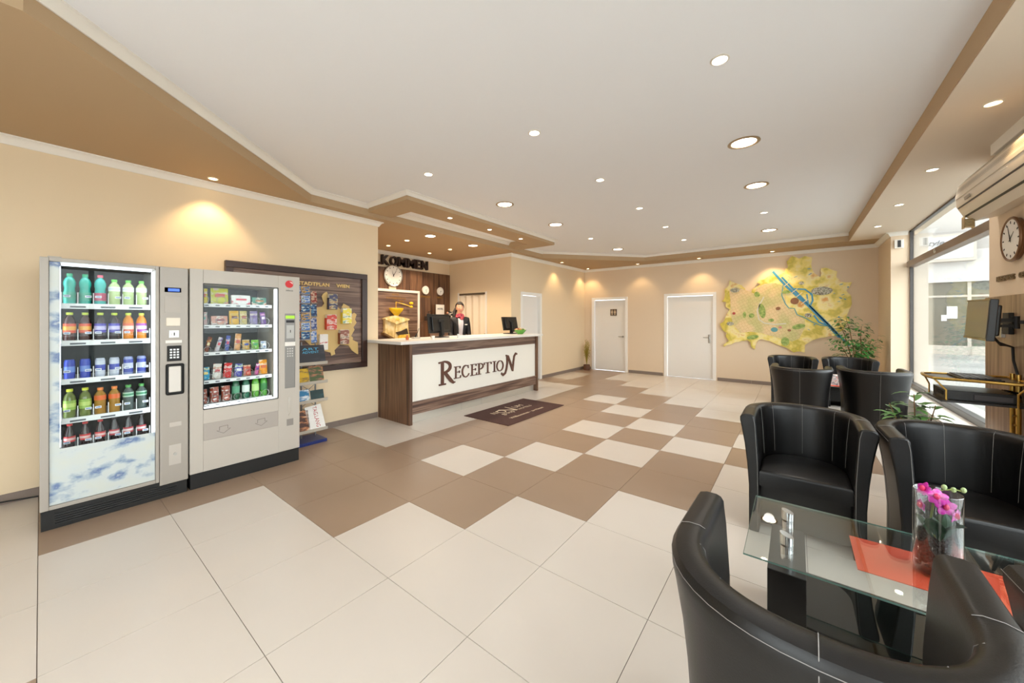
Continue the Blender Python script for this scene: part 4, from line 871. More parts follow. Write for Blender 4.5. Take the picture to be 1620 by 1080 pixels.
for k, z in enumerate(S2):
    s = at('shelf', Bm().box(-3.28, -2.875, WA, 0.228, z-0.012, z), M_shelf, m2); at('shelf_front', Bm().box(-2.875, -2.865, WA, 0.228, z-0.026, z+0.003), M_shelf, s)
    b = Bm()
    for q in range(7): b.box(-2.865, -2.8635, WA+0.03+0.078*q, WA+0.06+0.078*q, z-0.018, z-0.008)
    o = at('price_tags', b, M_tag, s); o['kind'] = 'stuff'
PACKM = {}
def pack(kind, y, z, wd, h, c1, c2, c3, label, lean=0.0, coil=True):
    t = thing('snack_'+{'bag': 'bag', 'bar': 'bar', 'box': 'box'}[kind], label, {'bag': 'snack bag', 'bar': 'snack bar', 'box': 'snack box'}[kind], (-2.93, y, z), 0, 'snacks in the snack machine')
    m = ramp_mat('pack_%s_%s_%s' % (c1, c2, c3), [(0.40, c1), (0.53, c1), (0.58, c2), (0.66, c3)], scale=(1, 0.8, 1.6), nscale=22, rough=0.25, detail=5)
    b = Bm(); n = 8; rows_ = []
    dp = 0.018 if kind != 'box' else 0.03
    for i in range(n+1):
        v = i/n; row = []
        for sd in (1, -1):
            rr = []
            for j in range(5):
                u = j/4-0.5
                bulge = dp*(1-(2*u)**2)*math.sin(PI*v)**0.5 if kind == 'bag' else dp*(0.9 if abs(u) < 0.45 else 0.6)
                if kind == 'bar': bulge = 0.010*(1-(2*u)**2)*(1 if 0.06 < v < 0.94 else 0)
                rr.append(Vector((sd*(bulge+0.0008), u*wd, v*h)))
            row.append(rr)
        rows_.append(row)
    vg = [[[b.b.verts.new(p) for p in rr] for rr in row] for row in rows_]
    for i in range(n):
        for sd in (0, 1):
            for j in range(4): b.b.faces.new((vg[i][sd][j], vg[i][sd][j+1], vg[i+1][sd][j+1], vg[i+1][sd][j]))
        for j in (0, 4): b.b.faces.new((vg[i][0][j], vg[i][1][j], vg[i+1][1][j], vg[i+1][0][j]))
    for i in (0, n):
        for j in range(4): b.b.faces.new((vg[i][0][j], vg[i][0][j+1], vg[i][1][j+1], vg[i][1][j]))
    M = Matrix.Translation((-2.93, y, z+0.003)) @ Matrix.Rotation(lean, 4, 'X') @ Matrix.Rotation(-0.1, 4, 'Y'); b.xf(M)
    bd = at('wrapper', b, m, t, smooth=(kind == 'bag'))
    at('print_band', Bm().box(0.0, (0.0195 if kind == 'bag' else 0.029 if kind == 'box' else 0.0115), -wd*0.28, wd*0.28, h*0.42, h*0.62).xf(M), mat('pack_band_'+c3, c3, 0.3), t)
    if coil:
        cr = min(0.034, wd*0.5+0.008)
        c = at('coil', Bm().tube([(-2.882+0.004*math.sin(a), y+cr*math.cos(a), z+cr+0.003+cr*math.sin(a)) for a in [2*PI*k/20 for k in range(20)]], 0.0022, 6, True), M_steel, m2, smooth=True)
ym = lambda px: None
# (kind, y, width, height, colours, words, lean, coil)
snacks = [
 [('bag', -0.30, 0.075, 0.135, 'e8d23a', 'f4efe2', 'd94a32', 'yellow-green and white crisp bag', 0, True), ('bag', -0.175, 0.13, 0.145, 'd8d83c', 'f6f2e6', 'd8553a', 'big yellow-topped crisp bag', 0, True),
  ('box', -0.015, 0.15, 0.085, 'fbfbfb', 'f4f4f6', 'e0556a', 'white snack box', 0, False), ('box', 0.135, 0.12, 0.07, '3f8a76', 'f3efe4', 'd07f50', 'patterned green and cream snack box', 0, True)],
 [('bag', -0.30, 0.07, 0.115, 'd9b8b8', 'f3efe8', '5fb8b0', 'pale pink biscuit bag', 0, True), ('box', -0.18, 0.12, 0.078, 'd99a86', 'f5f0e6', '8a3a4a', 'cream and rose wafer tray', 0, True), ('bag', -0.065, 0.075, 0.13, 'e8b530', 'f1d67a', '7a3a20', 'golden peanut bag', 0, True),
  ('bag', 0.01, 0.058, 0.13, 'cfc07a', 'efe5b8', 'b04a3a', 'beige nut bag', 0, True), ('bag', 0.095, 0.062, 0.13, '8d7fb0', 'e8e0cc', '6a4a9a', 'lilac and cream snack bag', 0, True), ('bar', 0.18, 0.045, 0.12, '6a3a90', 'c86ab0', 'f0e0f0', 'purple chocolate bar', 0.1, True)],
 [('bar', -0.275, 0.032, 0.135, '7a3a22', 'e0873a', 'f0d9a0', 'brown and orange chocolate bar', -0.25, True), ('bar', -0.20, 0.032, 0.13, 'e9e4ea', '6a78c0', 'd94a5a', 'white and blue chocolate bar', -0.3, True), ('bar', -0.125, 0.032, 0.14, '5a6ab8', 'e8ecf4', 'd04a6a', 'blue and white chocolate bar', -0.15, True),
  ('bar', -0.045, 0.048, 0.155, 'e0a468', 'f2dcc0', 'c04a3a', 'tall caramel coloured bar', -0.12, True), ('bag', 0.03, 0.058, 0.095, 'd9ae5a', 'efe0b8', '3048a0', 'small gold and blue bag', 0, True), ('bag', 0.105, 0.062, 0.09, '7ac040', 'f0f4ea', '2f9a50', 'small lime green bag', 0, True), ('bag', 0.178, 0.05, 0.075, 'e8f0f8', '2a6ac0', 'ffffff', 'small white and blue bag', 0, True)],
 [('bag', -0.285, 0.075, 0.11, '3aa0c8', 'd8ecd8', 'd8c850', 'sky blue gummy bag', 0, False), ('bag', -0.20, 0.062, 0.135, 'f2eee6', 'e0b8a0', 'c83a3a', 'white and red gummy bag', -0.1, True), ('bag', -0.12, 0.062, 0.135, 'd83a3a', 'f6f0ec', 'd83a3a', 'red and white gummy bag', -0.1, True), ('bag', -0.035, 0.06, 0.12, '5a58b0', 'a8c8a0', 'e8e8f4', 'violet and green sweet bag', -0.1, True),
  ('bag', 0.04, 0.06, 0.10, 'd05a48', 'f0d8b0', 'a83030', 'red biscuit bag', 0, True), ('bar', 0.11, 0.036, 0.11, 'c04a90', 'f4eaf0', '6a3a90', 'pink and white bar', -0.25, True), ('bag', 0.175, 0.07, 0.14, 'e89a2a', 'f6e8c8', 'c85a1a', 'orange peanut bag', 0, False)],
 [('box', -0.30, 0.06, 0.125, '8a3a26', 'f0ece6', 'a04a30', 'reddish brown biscuit pack', 0, True), ('box', -0.215, 0.06, 0.135, '9a4430', 'f2eee8', '8a3a2a', 'brown biscuit pack with white band', 0, True), ('box', -0.13, 0.06, 0.135, 'a04a34', 'f0e8e0', '7a3020', 'brown wafer pack', 0, True)]]
for r_, row in enumerate(snacks):
    for c_, (kd, y, wd, h, c1, c2, c3, nm, ln, co) in enumerate(row):
        pack(kd, y, S2[r_], wd, h, c1, c2, c3, '%s, %s from left, %s of snack machine' % (nm, ORD[c_], SN[r_]), ln, co)
for c_, (y, bo, ca, la, nm) in enumerate(((-0.05, '2a5a3c', '3a8a54', '5f9f7c', 'dark green bottle'), (0.03, '2f6a50', '2f7a50', 'dfe6e0', 'green bottle with pale label'), (0.11, '5aa030', '8ac83a', 'b8dc8a', 'lime green bottle'), (0.18, '4e9a34', '9ad04a', '2f7a3a', 'lime bottle with dark label'))):
    product('round', bo, ca, la, -2.94, y, S2[4], '%s, bottom shelf of snack machine, %s bottle from left' % (nm, ORD[c_]), 'bottles in the snack machine')
    at('coil', Bm().tube([(-2.885, y+0.03*math.cos(a), S2[4]+0.034+0.03*math.sin(a)) for a in [2*PI*k/20 for k in range(20)]], 0.0022, 6, True), M_steel, m2, smooth=True)
o = obj('power_cable', Bm().tube([(-3.50, -2.6, 0.01), (-3.52, -2.0, 0.012), (-3.54, -1.6, 0.05), (-3.55, -1.35, 0.03), (-3.53, -1.2, 0.02)], 0.006, 8).tube([(-3.50, -2.7, 0.008), (-3.47, -2.0, 0.008), (-3.52, -1.45, 0.01)], 0.006, 8), M_black, smooth=True, origin=(-3.5, -1.6, 0)); tag(o, 'black power cable along the skirting left of the drinks machine', 'cable')

# ------------------------------------------------------------------ city plan board with leaflet holders
bd = thing('leaflet_board', 'walnut wall board with dark frame, gold map shape and STADTPLAN WIEN lettering', 'notice board', (-3.59, 1.1, 1.4))
at('backing', Bm().box(-3.599, -3.575, 0.10, 1.60, 0.83, 1.98), M_wh, bd); M_df = mat('board_frame', '3b261e', 0.35)
at('frame', Bm().box(-3.599, -3.545, 0.03, 1.68, 1.975, 2.045, 0.003).box(-3.599, -3.545, 0.03, 1.68, 0.755, 0.825, 0.003).box(-3.599, -3.545, 1.60, 1.68, 0.825, 1.975, 0.003).box(-3.599, -3.545, 0.03, 0.10, 0.825, 1.975, 0.003), M_df, bd)
M_gl = mat('gold_letters', 'e6c480', 0.4); M_gm = mat('gold_map', 'd9b877', 0.5)
at('lettering', text_bm('STADTPLAN', (-3.575, 0.755, 1.838), (0, 1, 0), (0, 0, 1), 0.39, 0.046, 0.014, bold=0.025), M_gl, bd); at('lettering', text_bm('WIEN', (-3.575, 1.24, 1.838), (0, 1, 0), (0, 0, 1), 0.18, 0.046, 0.014, bold=0.025), M_gl, bd)
GOLD = [(1.063, 1.741), (1.109, 1.774), (1.13, 1.744), (1.16, 1.70), (1.234, 1.594), (1.321, 1.534), (1.31, 1.575), (1.337, 1.629), (1.421, 1.589), (1.438, 1.471), (1.49, 1.51), (1.525, 1.483), (1.501, 1.418), (1.525, 1.374), (1.478, 1.31), (1.495, 1.277), (1.444, 1.192), (1.472, 1.17), (1.467, 1.138), (1.542, 1.102), (1.548, 0.938), (1.525, 0.945), (1.455, 0.998), (1.41, 1.065), (1.288, 1.083), (1.213, 1.014), (1.224, 0.962), (1.171, 0.945), (1.161, 0.987), (1.048, 1.025), (0.9, 1.10), (0.8, 1.2), (0.78, 1.4), (0.9, 1.55), (1.053, 1.579), (1.079, 1.62), (1.063, 1.66), (1.048, 1.71)]
at('map_shape', Bm().prism(GOLD, FX(-3.575), 0, 0.012), M_gm, bd)
for k, (y0, y1, z0, z1, c1, c2, c3, nm) in enumerate(((1.11, 1.225, 1.545, 1.755, '3c3a5c', 'c9b98a', '8a4a2a', 'dark leaflets with a horse rider'), (1.08, 1.215, 1.285, 1.49, 'd0402c', 'e8d8cc', 'd0402c', 'red leaflets with round-cornered holder'),
      (1.29, 1.42, 1.36, 1.575, 'e8d63a', 'f3f0e0', '4f8a4a', 'yellow and white leaflets'), (1.255, 1.385, 1.09, 1.29, '8a4a34', 'e0c8b0', '3a2420', 'brown leaflets with white top'), (0.99, 1.10, 1.03, 1.24, 'f0ebe4', 'f4f0ea', 'c8403c', 'white leaflets with red lines'))):
    t = thing('leaflet_holder', nm+' in a wall holder on the gold map', 'leaflet holder', (-3.56, (y0+y1)/2, z0), 0, 'leaflet holders on the map board')
    at('holder', Bm().box(-3.562, -3.50, y0, y1, z0, z0+0.15, 0.006), mat('acrylic_'+c1, c1, 0.2), t)
    at('leaflets', Bm().box(-3.556, -3.506, y0+0.006, y1-0.006, z0+0.02, z1-0.01), M_paper, t)
    at('cover', Bm().box(-3.4995, -3.497, y0+0.004, y1-0.004, z0+0.004, z1-0.012), ramp_mat('cover_%d' % k, [(0.46, c1), (0.55, c2), (0.64, c3)], nscale=14, rough=0.3, detail=6, scale=(1, 0.7, 1.9)), t)

# ------------------------------------------------------------------ magazine and postcard rack
rk = thing('magazine_rack', 'wire magazine rack on a blue base between snack machine and wall board', 'rack', (-3.25, 0.70, 0))
at('base', Bm().box(-3.42, -3.12, 0.45, 0.90, 0.0, 0.035, 0.004), mat('rack_blue', '1f2f6e', 0.35), rk)
M_wire = mat('rack_steel', '8f8f92', 0.3, metal=0.9)
for y in (0.70, 0.86): at('post', Bm().cyl((-3.33, y, 0.035), (-3.33, y, 1.15), 0.009), M_wire, rk, smooth=True)
at('pole', Bm().cyl((-3.33, 0.66, 1.1), (-3.33, 0.66, 1.80), 0.012), M_wire, rk, smooth=True)
b = Bm()
for k in range(7):
    z = 0.12+k*0.135; b.cyl((-3.33, 0.70, z), (-3.33, 0.86, z+0.13), 0.003, n=6).cyl((-3.33, 0.86, z), (-3.33, 0.70, z+0.13), 0.003, n=6)
o = at('lattice', b, M_wire, rk); o['kind'] = 'stuff'
M_acr = mat('rack_tray', 'b9b0a2', 0.2)
for z in (0.13, 0.47, 0.68, 0.90): at('tray', Bm().box(-3.32, -3.17, 0.46, 0.93, z-0.006, z, 0.001).box(-3.172, -3.168, 0.46, 0.93, z, z+0.03), M_acr, rk)
def mag(y0, y1, z0, h, c1, c2, c3, label, txt=None, tcol=None, x0=-3.19, lean=0.28, roll=0.0, ns=9, name='magazine', th=0.012, tz=0.75, tw=0.8, vert=False):
    t = thing(name, label, name.replace('_', ' '), (x0, (y0+y1)/2, z0), 0, 'print on the magazine rack')
    M = Matrix.Translation((x0, (y0+y1)/2, z0)) @ Matrix.Rotation(-lean, 4, 'Y') @ Matrix.Rotation(roll, 4, 'X'); wd = y1-y0
    at('pages', Bm().box(-th, 0, -wd/2, wd/2, 0.0, h).xf(M), M_paper, t)
    at('cover', Bm().box(0, 0.0012, -wd/2, wd/2, 0.0, h).xf(M), ramp_mat('mag_%s_%s_%s_%d' % (c1, c2, c3, ns), [(0.47, c1), (0.55, c2), (0.64, c3)], nscale=ns, rough=0.3, detail=6, scale=(1, 0.7, 1.9)), t)
    if txt:
        b = Bm()
        for q, ln in enumerate(txt):
            if vert: text_bm(ln, (0.0013, -wd*0.05, h*0.95), (0, 0, -1), (0, 1, 0), h*0.85, wd*0.25, 0.001, b)
            else: text_bm(ln, (0.0013, -wd*tw/2, h*(tz-0.17*q)), (0, 1, 0), (0, 0, 1), wd*tw, h*0.12, 0.001, b)
        at('title', b.xf(M), mat('ink_'+tcol, tcol, 0.5), t)
    return t
mag(0.60, 0.92, 0.905, 0.22, '33343a', '3a3b42', '45464c', 'dark poster reading ART ADVENT on the rack', ['ART', 'ADVENT'], '4fb4dc', name='poster', tz=0.74, tw=0.58, th=0.004)
mag(0.53, 0.735, 0.69, 0.17, 'd8b02a', '8a6a2a', 'efe0a8', 'yellow-topped magazine, left on the upper rack tray'); mag(0.74, 0.90, 0.69, 0.19, '4a5a34', '9a6a5a', 'd89a3a', 'colourful green and orange magazine on the upper rack tray', ns=14)
mag(0.53, 0.735, 0.48, 0.14, '2a78a8', 'e8ecf0', '4a8a5a', 'blue and white brochure on the middle rack tray'); mag(0.75, 0.90, 0.48, 0.12, '1c3a3c', '24484a', '2f7aa0', 'small dark teal brochure on the middle rack tray')
mag(0.53, 0.74, 0.14, 0.24, '4a2a1c', 'c07a4a', 'f0dcc0', 'brown magazine with candlelight cover on the lowest rack tray', ns=11); mag(0.735, 0.92, 0.14, 0.28, 'efece6', 'f4f1ec', 'e6e2da', 'white magazine with red vertical title on the lowest rack tray', ['TAG.LANG'], 'b8323a', roll=0.1, vert=True)
pal = [('2a4a8a', 'c8d0e0', '6a3a30'), ('1f3a6a', '4a90c0', 'e8e0c0'), ('8a2a2a', 'e0c8b0', '3a4a6a'), ('2f6aa8', 'e8b84a', '24304a'), ('3a2a2a', 'b84a3a', 'e8dcc8'), ('4a7ac0', 'dfe6ee', '2a5a3a')]
n_ = 0; RW = ['top', 'second', 'third', 'fourth', 'fifth', 'lowest']
for r_ in range(6):
    z = 1.70-r_*0.104
    for c_ in range(2):
        p = pal[(r_*2+c_*3) % 6]
        t = thing('postcard', '%s postcard of the front rack column, %s row from top' % (('left', 'right')[c_], RW[r_]), 'postcard', (-3.2, 0.6+0.1*c_, z), 0, 'postcards on the rotating rack')
        at('card', Bm().box(-3.235, -3.232, 0.555+0.103*c_, 0.652+0.103*c_, z, z+0.095), ramp_mat('card_%s' % p[0], [(0.47, p[0]), (0.55, p[1]), (0.63, p[2])], nscale=26, rough=0.3, detail=6, scale=(1, 0.7, 1.9)), t)
        at('wire_pocket', Bm().box(-3.231, -3.229, 0.556+0.103*c_, 0.651+0.103*c_, z+0.0, z+0.012), M_wire, t)
for r_ in range(4):
    z = 1.60-r_*0.155; p = pal[(r_*5+2) % 6]; M = Matrix.Translation((-3.26, 0.815, z)) @ Matrix.Rotation(0.5, 4, 'Z') @ Matrix.Rotation(0.08, 4, 'X')
    t = thing('postcard', 'upright postcard of the angled side column, %s from top' % ORD[r_], 'postcard', (-3.26, 0.815, z), 0, 'postcards on the rotating rack')
    at('card', Bm().box(-0.0015, 0.0015, -0.05, 0.05, 0, 0.148).xf(M), ramp_mat('card_side_%s' % p[0], [(0.47, p[0]), (0.55, p[1]), (0.63, p[2])], nscale=22, rough=0.3, detail=6, scale=(1, 0.7, 1.9)), t); at('wire_pocket', Bm().box(0.002, 0.004, -0.05, 0.05, 0, 0.012).xf(M), M_wire, t)

# ------------------------------------------------------------------ city map relief on the back wall
MAP = [(-0.01, 2.3), (0.071, 2.247), (0.217, 2.176), (0.282, 2.094), (0.274, 2.017), (0.398, 1.98), (0.411, 2.072), (0.487, 2.129), (0.562, 2.171), (0.499, 2.22), (0.537, 2.264), (0.624, 2.273), (0.721, 2.357), (0.77, 2.437), (0.865, 2.346), (0.971, 2.397), (0.983, 2.47), (1.029, 2.495), (1.006, 2.629), (1.098, 2.731), (1.211, 2.667), (1.3, 2.709), (1.414, 2.674), (1.405, 2.448), (1.453, 2.345), (1.538, 2.262), (1.551, 2.435), (1.612, 2.444), (1.788, 2.354), (1.778, 2.237), (1.848, 2.15), (1.909, 2.132), (1.997, 2.132), (1.948, 2.008), (1.918, 1.982), (1.988, 1.857), (1.997, 1.722), (1.958, 1.587), (1.918, 1.466), (1.968, 1.398), (1.869, 1.206), (1.747, 1.094), (1.664, 1.078), (1.538, 1.046), (1.388, 0.97), (1.3, 0.895), (1.296, 0.743), (1.222, 0.762), (1.121, 0.733), (1.006, 0.824), (0.865, 0.876), (0.721, 0.96), (0.549, 0.984), (0.487, 0.906), (0.461, 0.767), (0.398, 0.81), (0.385, 0.917), (0.321, 0.961), (0.111, 0.906), (-0.12, 0.795), (-0.134, 0.833), (-0.024, 0.933), (-0.092, 1.043), (-0.065, 1.107), (-0.148, 1.169), (-0.203, 1.313), (-0.134, 1.362), (-0.079, 1.522), (-0.01, 1.649), (-0.092, 1.714), (-0.079, 1.809), (-0.167, 1.828), (-0.12, 1.875), (-0.106, 2.098), (-0.024, 2.19)]
CITY = [(-0.024, 2.094), (0.111, 2.15), (0.269, 2.079), (0.449, 1.978), (0.487, 2.099), (0.624, 2.182), (0.818, 2.186), (0.936, 2.134), (0.983, 1.896), (1.006, 1.69), (1.144, 1.6), (1.211, 1.483), (1.3, 1.425), (1.3, 1.253), (1.211, 1.021), (1.098, 0.959), (0.818, 1.038), (0.574, 1.122), (0.372, 1.148), (0.19, 1.113), (0.057, 1.3), (0.003, 1.553), (0.003, 1.871)]
def rough_edge(P, amp):
    out = []
    for i, p in enumerate(P):
        q = P[(i+1) % len(P)]; out.append(p); L = math.hypot(q[0]-p[0], q[1]-p[1]); n = int(L/0.045)
        for k in range(1, n):
            t = k/n; out.append((p[0]+(q[0]-p[0])*t+random.uniform(-amp, amp), p[1]+(q[1]-p[1])*t+random.uniform(-amp, amp)))
    return out
mp = thing('city_map_relief', 'large irregular yellow city map relief with blue rivers on the back wall', 'wall map', (0.9, 8.59, 1.7))
at('map_panel', Bm().prism(rough_edge(MAP, 0.009), FY(8.595), 0, 0.05), ramp_mat('map_yellow', [(0.30, 'e8cf5a'), (0.42, 'c9b84a'), (0.50, 'efd978'), (0.60, 'f3e3a4'), (0.70, 'd99a4a')], nscale=4.5, rough=0.45, detail=8, bump=0.2), mp)
def city_mat():
    m = D.materials.new('map_city'); m.use_nodes = True; nt = m.node_tree; b = nt.nodes['Principled BSDF']; L = nt.links
    tc = nt.nodes.new('ShaderNodeTexCoord'); mpn = nt.nodes.new('ShaderNodeMapping'); mpn.inputs['Rotation'].default_value = (0, 0.5, 0)
    L.new(tc.outputs['Object'], mpn.inputs[0]); v = nt.nodes.new('ShaderNodeTexVoronoi'); v.feature = 'DISTANCE_TO_EDGE'; v.inputs['Scale'].default_value = 17; v.inputs['Randomness'].default_value = 0.45
    L.new(mpn.outputs[0], v.inputs['Vector']); r = nt.nodes.new('ShaderNodeValToRGB'); r.color_ramp.elements[0].position = 0.015; r.color_ramp.elements[0].color = lin('d3bd92'); r.color_ramp.elements[1].position = 0.045; r.color_ramp.elements[1].color = lin('f3e4c4')
    L.new(v.outputs['Distance'], r.inputs[0]); n = nt.nodes.new('ShaderNodeTexNoise'); n.inputs['Scale'].default_value = 3; L.new(tc.outputs['Object'], n.inputs['Vector'])
    r2 = nt.nodes.new('ShaderNodeValToRGB'); r2.color_ramp.elements[0].position = 0.38; r2.color_ramp.elements[0].color = lin('d8dcae'); r2.color_ramp.elements[1].position = 0.6; r2.color_ramp.elements[1].color = lin('f6e6cc'); L.new(n.outputs[0], r2.inputs[0])
    mx = nt.nodes.new('ShaderNodeMix'); mx.data_type = 'RGBA'; mx.blend_type = 'MULTIPLY'; mx.inputs[0].default_value = 1; L.new(r.outputs[0], mx.inputs[6]); L.new(r2.outputs[0], mx.inputs[7]); L.new(mx.outputs[2], b.inputs['Base Color']); b.inputs['Roughness'].default_value = 0.5
    return m
at('built_area', Bm().prism(CITY, FY(8.545), 0, 0.004), city_mat(), mp)
M_riv = mat('map_river', '3c8db4', 0.35, var=0.2, vscale=8); M_riv2 = mat('map_stream', '5f9a9c', 0.4)
RV = [[(0.775, 2.436), (1.006, 2.101), (1.211, 1.858), (1.366, 1.682), (1.581, 1.397), (1.706, 1.231), (1.818, 1.068)], [(0.924, 2.306), (1.098, 2.066), (1.278, 1.827), (1.453, 1.595), (1.644, 1.342), (1.767, 1.177), (1.838, 1.069), (1.968, 0.911)],
      [(0.948, 2.133), (0.924, 1.928), (0.983, 1.749), (1.041, 1.654), (1.132, 1.643), (1.178, 1.512), (1.278, 1.468), (1.41, 1.368), (1.538, 1.299), (1.664, 1.286)], [(1.13, 2.05), (1.3, 2.03), (1.41, 1.922), (1.421, 1.794), (1.388, 1.71)], [(1.33, 1.93), (1.345, 1.80), (1.36, 1.70)], [(1.44, 1.50), (1.52, 1.36), (1.66, 1.29)]]
for k, (P, wd) in enumerate(zip(RV, (0.042, 0.034, 0.018, 0.028, 0.02, 0.03))):
    b = Bm(); stroke(b, P, wd, FY(8.541 if k < 2 else 8.5405), 0, 0.003); at('river', b, M_riv if k != 2 else M_riv2, mp)
M_bridge = mat('map_bridge', 'e8d9b0', 0.5); b = Bm()
for x, z in ((1.0, 2.15), (1.12, 2.0), (1.2, 1.92), (1.29, 1.78)): stroke(b, [(x-0.05, z-0.055), (x+0.06, z+0.05)], 0.012, FY(8.5375), 0, 0.003)
at('bridges', b, M_bridge, mp)
def blob(cx, cz, rx, rz, n=14, rot=0): return [(cx+rx*math.cos(a)*math.cos(rot)-rz*math.sin(a)*math.sin(rot), cz+rx*math.cos(a)*math.sin(rot)+rz*math.sin(a)*math.cos(rot)) for a in [2*PI*k/n for k in range(n)]]
M_park = ramp_mat('map_park', [(0.35, '6f8a3c'), (0.5, '93a957'), (0.65, 'b5bf6a')], nscale=18, rough=0.5); M_lm = ramp_mat('map_landmark', [(0.42, '6e6350'), (0.5, 'd9d3c0'), (0.6, '8a8a70')], nscale=30, rough=0.5); M_lr = mat('map_landmark_brown', '8f5f3a', 0.5)
for cx, cz, rx, rz, ro in ((0.587, 1.60, 0.06, 0.16, 0.15), (0.983, 0.955, 0.07, 0.09, 0), (0.499, 1.96, 0.05, 0.06, 0.3), (0.42, 1.03, 0.11, 0.045, 0.2), (1.20, 1.27, 0.11, 0.05, 0.25), (0.40, 1.50, 0.05, 0.05, 0), (0.27, 1.52, 0.03, 0.07, 0), (0.746, 1.40, 0.05, 0.035, 0)): at('park', Bm().prism(blob(cx, cz, rx, rz, 14, ro), FY(8.5405), 0, 0.003), M_park, mp)
for cx, cz, rx, rz, m in ((1.56, 1.985, 0.165, 0.085, M_lm), (1.137, 1.797, 0.07, 0.068, M_lr), (1.355, 1.502, 0.06, 0.045, M_lm), (1.245, 2.159, 0.045, 0.035, M_lm), (1.0, 1.99, 0.075, 0.035, M_park), (0.865, 1.648, 0.04, 0.035, M_lr), (0.09, 2.07, 0.09, 0.05, M_lm), (0.071, 1.552, 0.03, 0.03, mat('map_landmark_red', 'b0483c', 0.5)), (0.0, 1.32, 0.07, 0.045, M_lm), (1.05, 1.19, 0.03, 0.025, M_lr), (0.9, 1.25, 0.03, 0.025, mat('map_landmark_pink', 'd08a80', 0.5)), (0.8, 1.2, 0.06, 0.05, M_riv2)):
    at('landmark', Bm().prism(blob(cx, cz, rx, rz), FY(8.539), 0, 0.006), m, mp)
rr = random.Random(3)
b = Bm()
for k in range(26):
    cx, cz = rr.uniform(1.1, 1.95), rr.uniform(1.1, 2.5)
    if abs((cz-2.3)+(cx-0.92)*1.33) < 0.16: continue
    if cx > 1.45 and cz > 2.1: continue
    b.prism(blob(cx, cz, rr.uniform(0.012, 0.035), rr.uniform(0.004, 0.012), 7, rr.uniform(-0.6, 0.6)), FY(8.544), 0, 0.003)
o = at('ponds', b, M_riv, mp); o['kind'] = 'stuff'
stroke_b = Bm(); stroke(stroke_b, [(0.62, 1.90), (0.55, 1.75), (0.50, 1.60), (0.53, 1.42), (0.62, 1.34), (0.80, 1.31), (1.0, 1.33)], 0.022, FY(8.5405), 0, 0.003); at('ring_road', stroke_b, mat('map_road', 'd8d2c0', 0.5), mp)

# ------------------------------------------------------------------ right-hand pier: panel, clock, lettering, air conditioner
pp = thing('pier_panel', 'pale walnut panel on the lower part of the right-hand pier', 'wall panel', (2.49, 3.2, 0.8)); XP = 2.495
y = 2.15; 
while y < 4.10:
    y2 = min(y+0.62, 4.112); at('panel', Bm().box(2.478, 2.499, y+0.001, y2-0.001, 0.03, 1.61), M_wpier, pp); y = y2
o = clock('wall_clock', 2.499, 3.565, 2.045, 0.165, -1, 'round bronze-rimmed wall clock on the right-hand pier', mat('bronze_rim', '7d5a3e', 0.35, metal=0.6), 0.9, -0.35)
o = obj('business_lettering', text_bm('BUSINESS', (2.499, 3.91, 1.735), (0, -1, 0), (0, 0, 1), 0.31, 0.045, 0.014, bold=0.02), mat('lettering_brown_gold', '7c6648', 0.5), origin=(2.49, 3.75, 1.75)); tag(o, 'raised brown-gold BUSINESS lettering under the pier clock', 'lettering')
o = obj('centre_lettering', text_bm('CENTER', (2.499, 3.51, 1.735), (0, -1, 0), (0, 0, 1), 0.26, 0.045, 0.014, bold=0.02), mat('lettering_brown_gold', '7c6648', 0.5), origin=(2.49, 3.4, 1.75)); tag(o, 'second word of the brown-gold pier lettering, cut off at the frame edge', 'lettering')
ac = thing('air_conditioner', 'cream wall air conditioner with perforated front on the right-hand pier', 'air conditioner', (2.4, 3.2, 2.35)); M_ac = mat('ac_cream', 'e6dac8', 0.35)
Y0, Y1 = 2.35, 3.93
pr = [(2.498, 2.30), (2.38, 2.28), (2.31, 2.33), (2.27, 2.42), (2.265, 2.50), (2.28, 2.58), (2.33, 2.65), (2.42, 2.69), (2.498, 2.70)]
AC_F = lambda u, v, d: Vector((u, Y0+d, v))
at('housing', Bm().prism(pr, AC_F, 0, Y1-Y0), M_ac, ac, smooth=True)
b = Bm(); prg = [(2.264, 2.475), (2.2635, 2.50), (2.278, 2.583), (2.328, 2.653), (2.40, 2.685)]
b.prism(prg+[(p[0]-0.004 if p[0] < 2.3 else p[0]-0.002, p[1]+0.003) for p in prg[::-1]], AC_F, 0.14, Y1-Y0-0.02)
def perf():
    m = D.materials.new('ac_perforated'); m.use_nodes = True; nt = m.node_tree; bb = nt.nodes['Principled BSDF']; L = nt.links; tc = nt.nodes.new('ShaderNodeTexCoord')
    v = nt.nodes.new('ShaderNodeTexVoronoi'); v.inputs['Scale'].default_value = 75; v.inputs['Randomness'].default_value = 0; L.new(tc.outputs['Object'], v.inputs['Vector'])
    r = nt.nodes.new('ShaderNodeValToRGB'); r.color_ramp.elements[0].position = 0.38; r.color_ramp.elements[0].color = lin('8f8374'); r.color_ramp.elements[1].position = 0.5; r.color_ramp.elements[1].color = lin('e4d8c6'); L.new(v.outputs['Distance'], r.inputs[0]); L.new(r.outputs[0], bb.inputs['Base Color']); bb.inputs['Roughness'].default_value = 0.4; return m
at('grille', b, perf(), ac)
at('seam', Bm().prism([(2.279, 2.395), (2.276, 2.405), (2.272, 2.405), (2.275, 2.395)], AC_F, 0.02, Y1-Y0-0.03).prism([(2.322, 2.318), (2.312, 2.328), (2.307, 2.326), (2.318, 2.314)], AC_F, 0.02, Y1-Y0-0.02), M_dark, ac)
at('louvre', Bm().prism([(2.37, 2.272), (2.318, 2.318), (2.322, 2.322), (2.376, 2.278)], AC_F, 0.04, Y1-Y0-0.06), M_ac, ac)
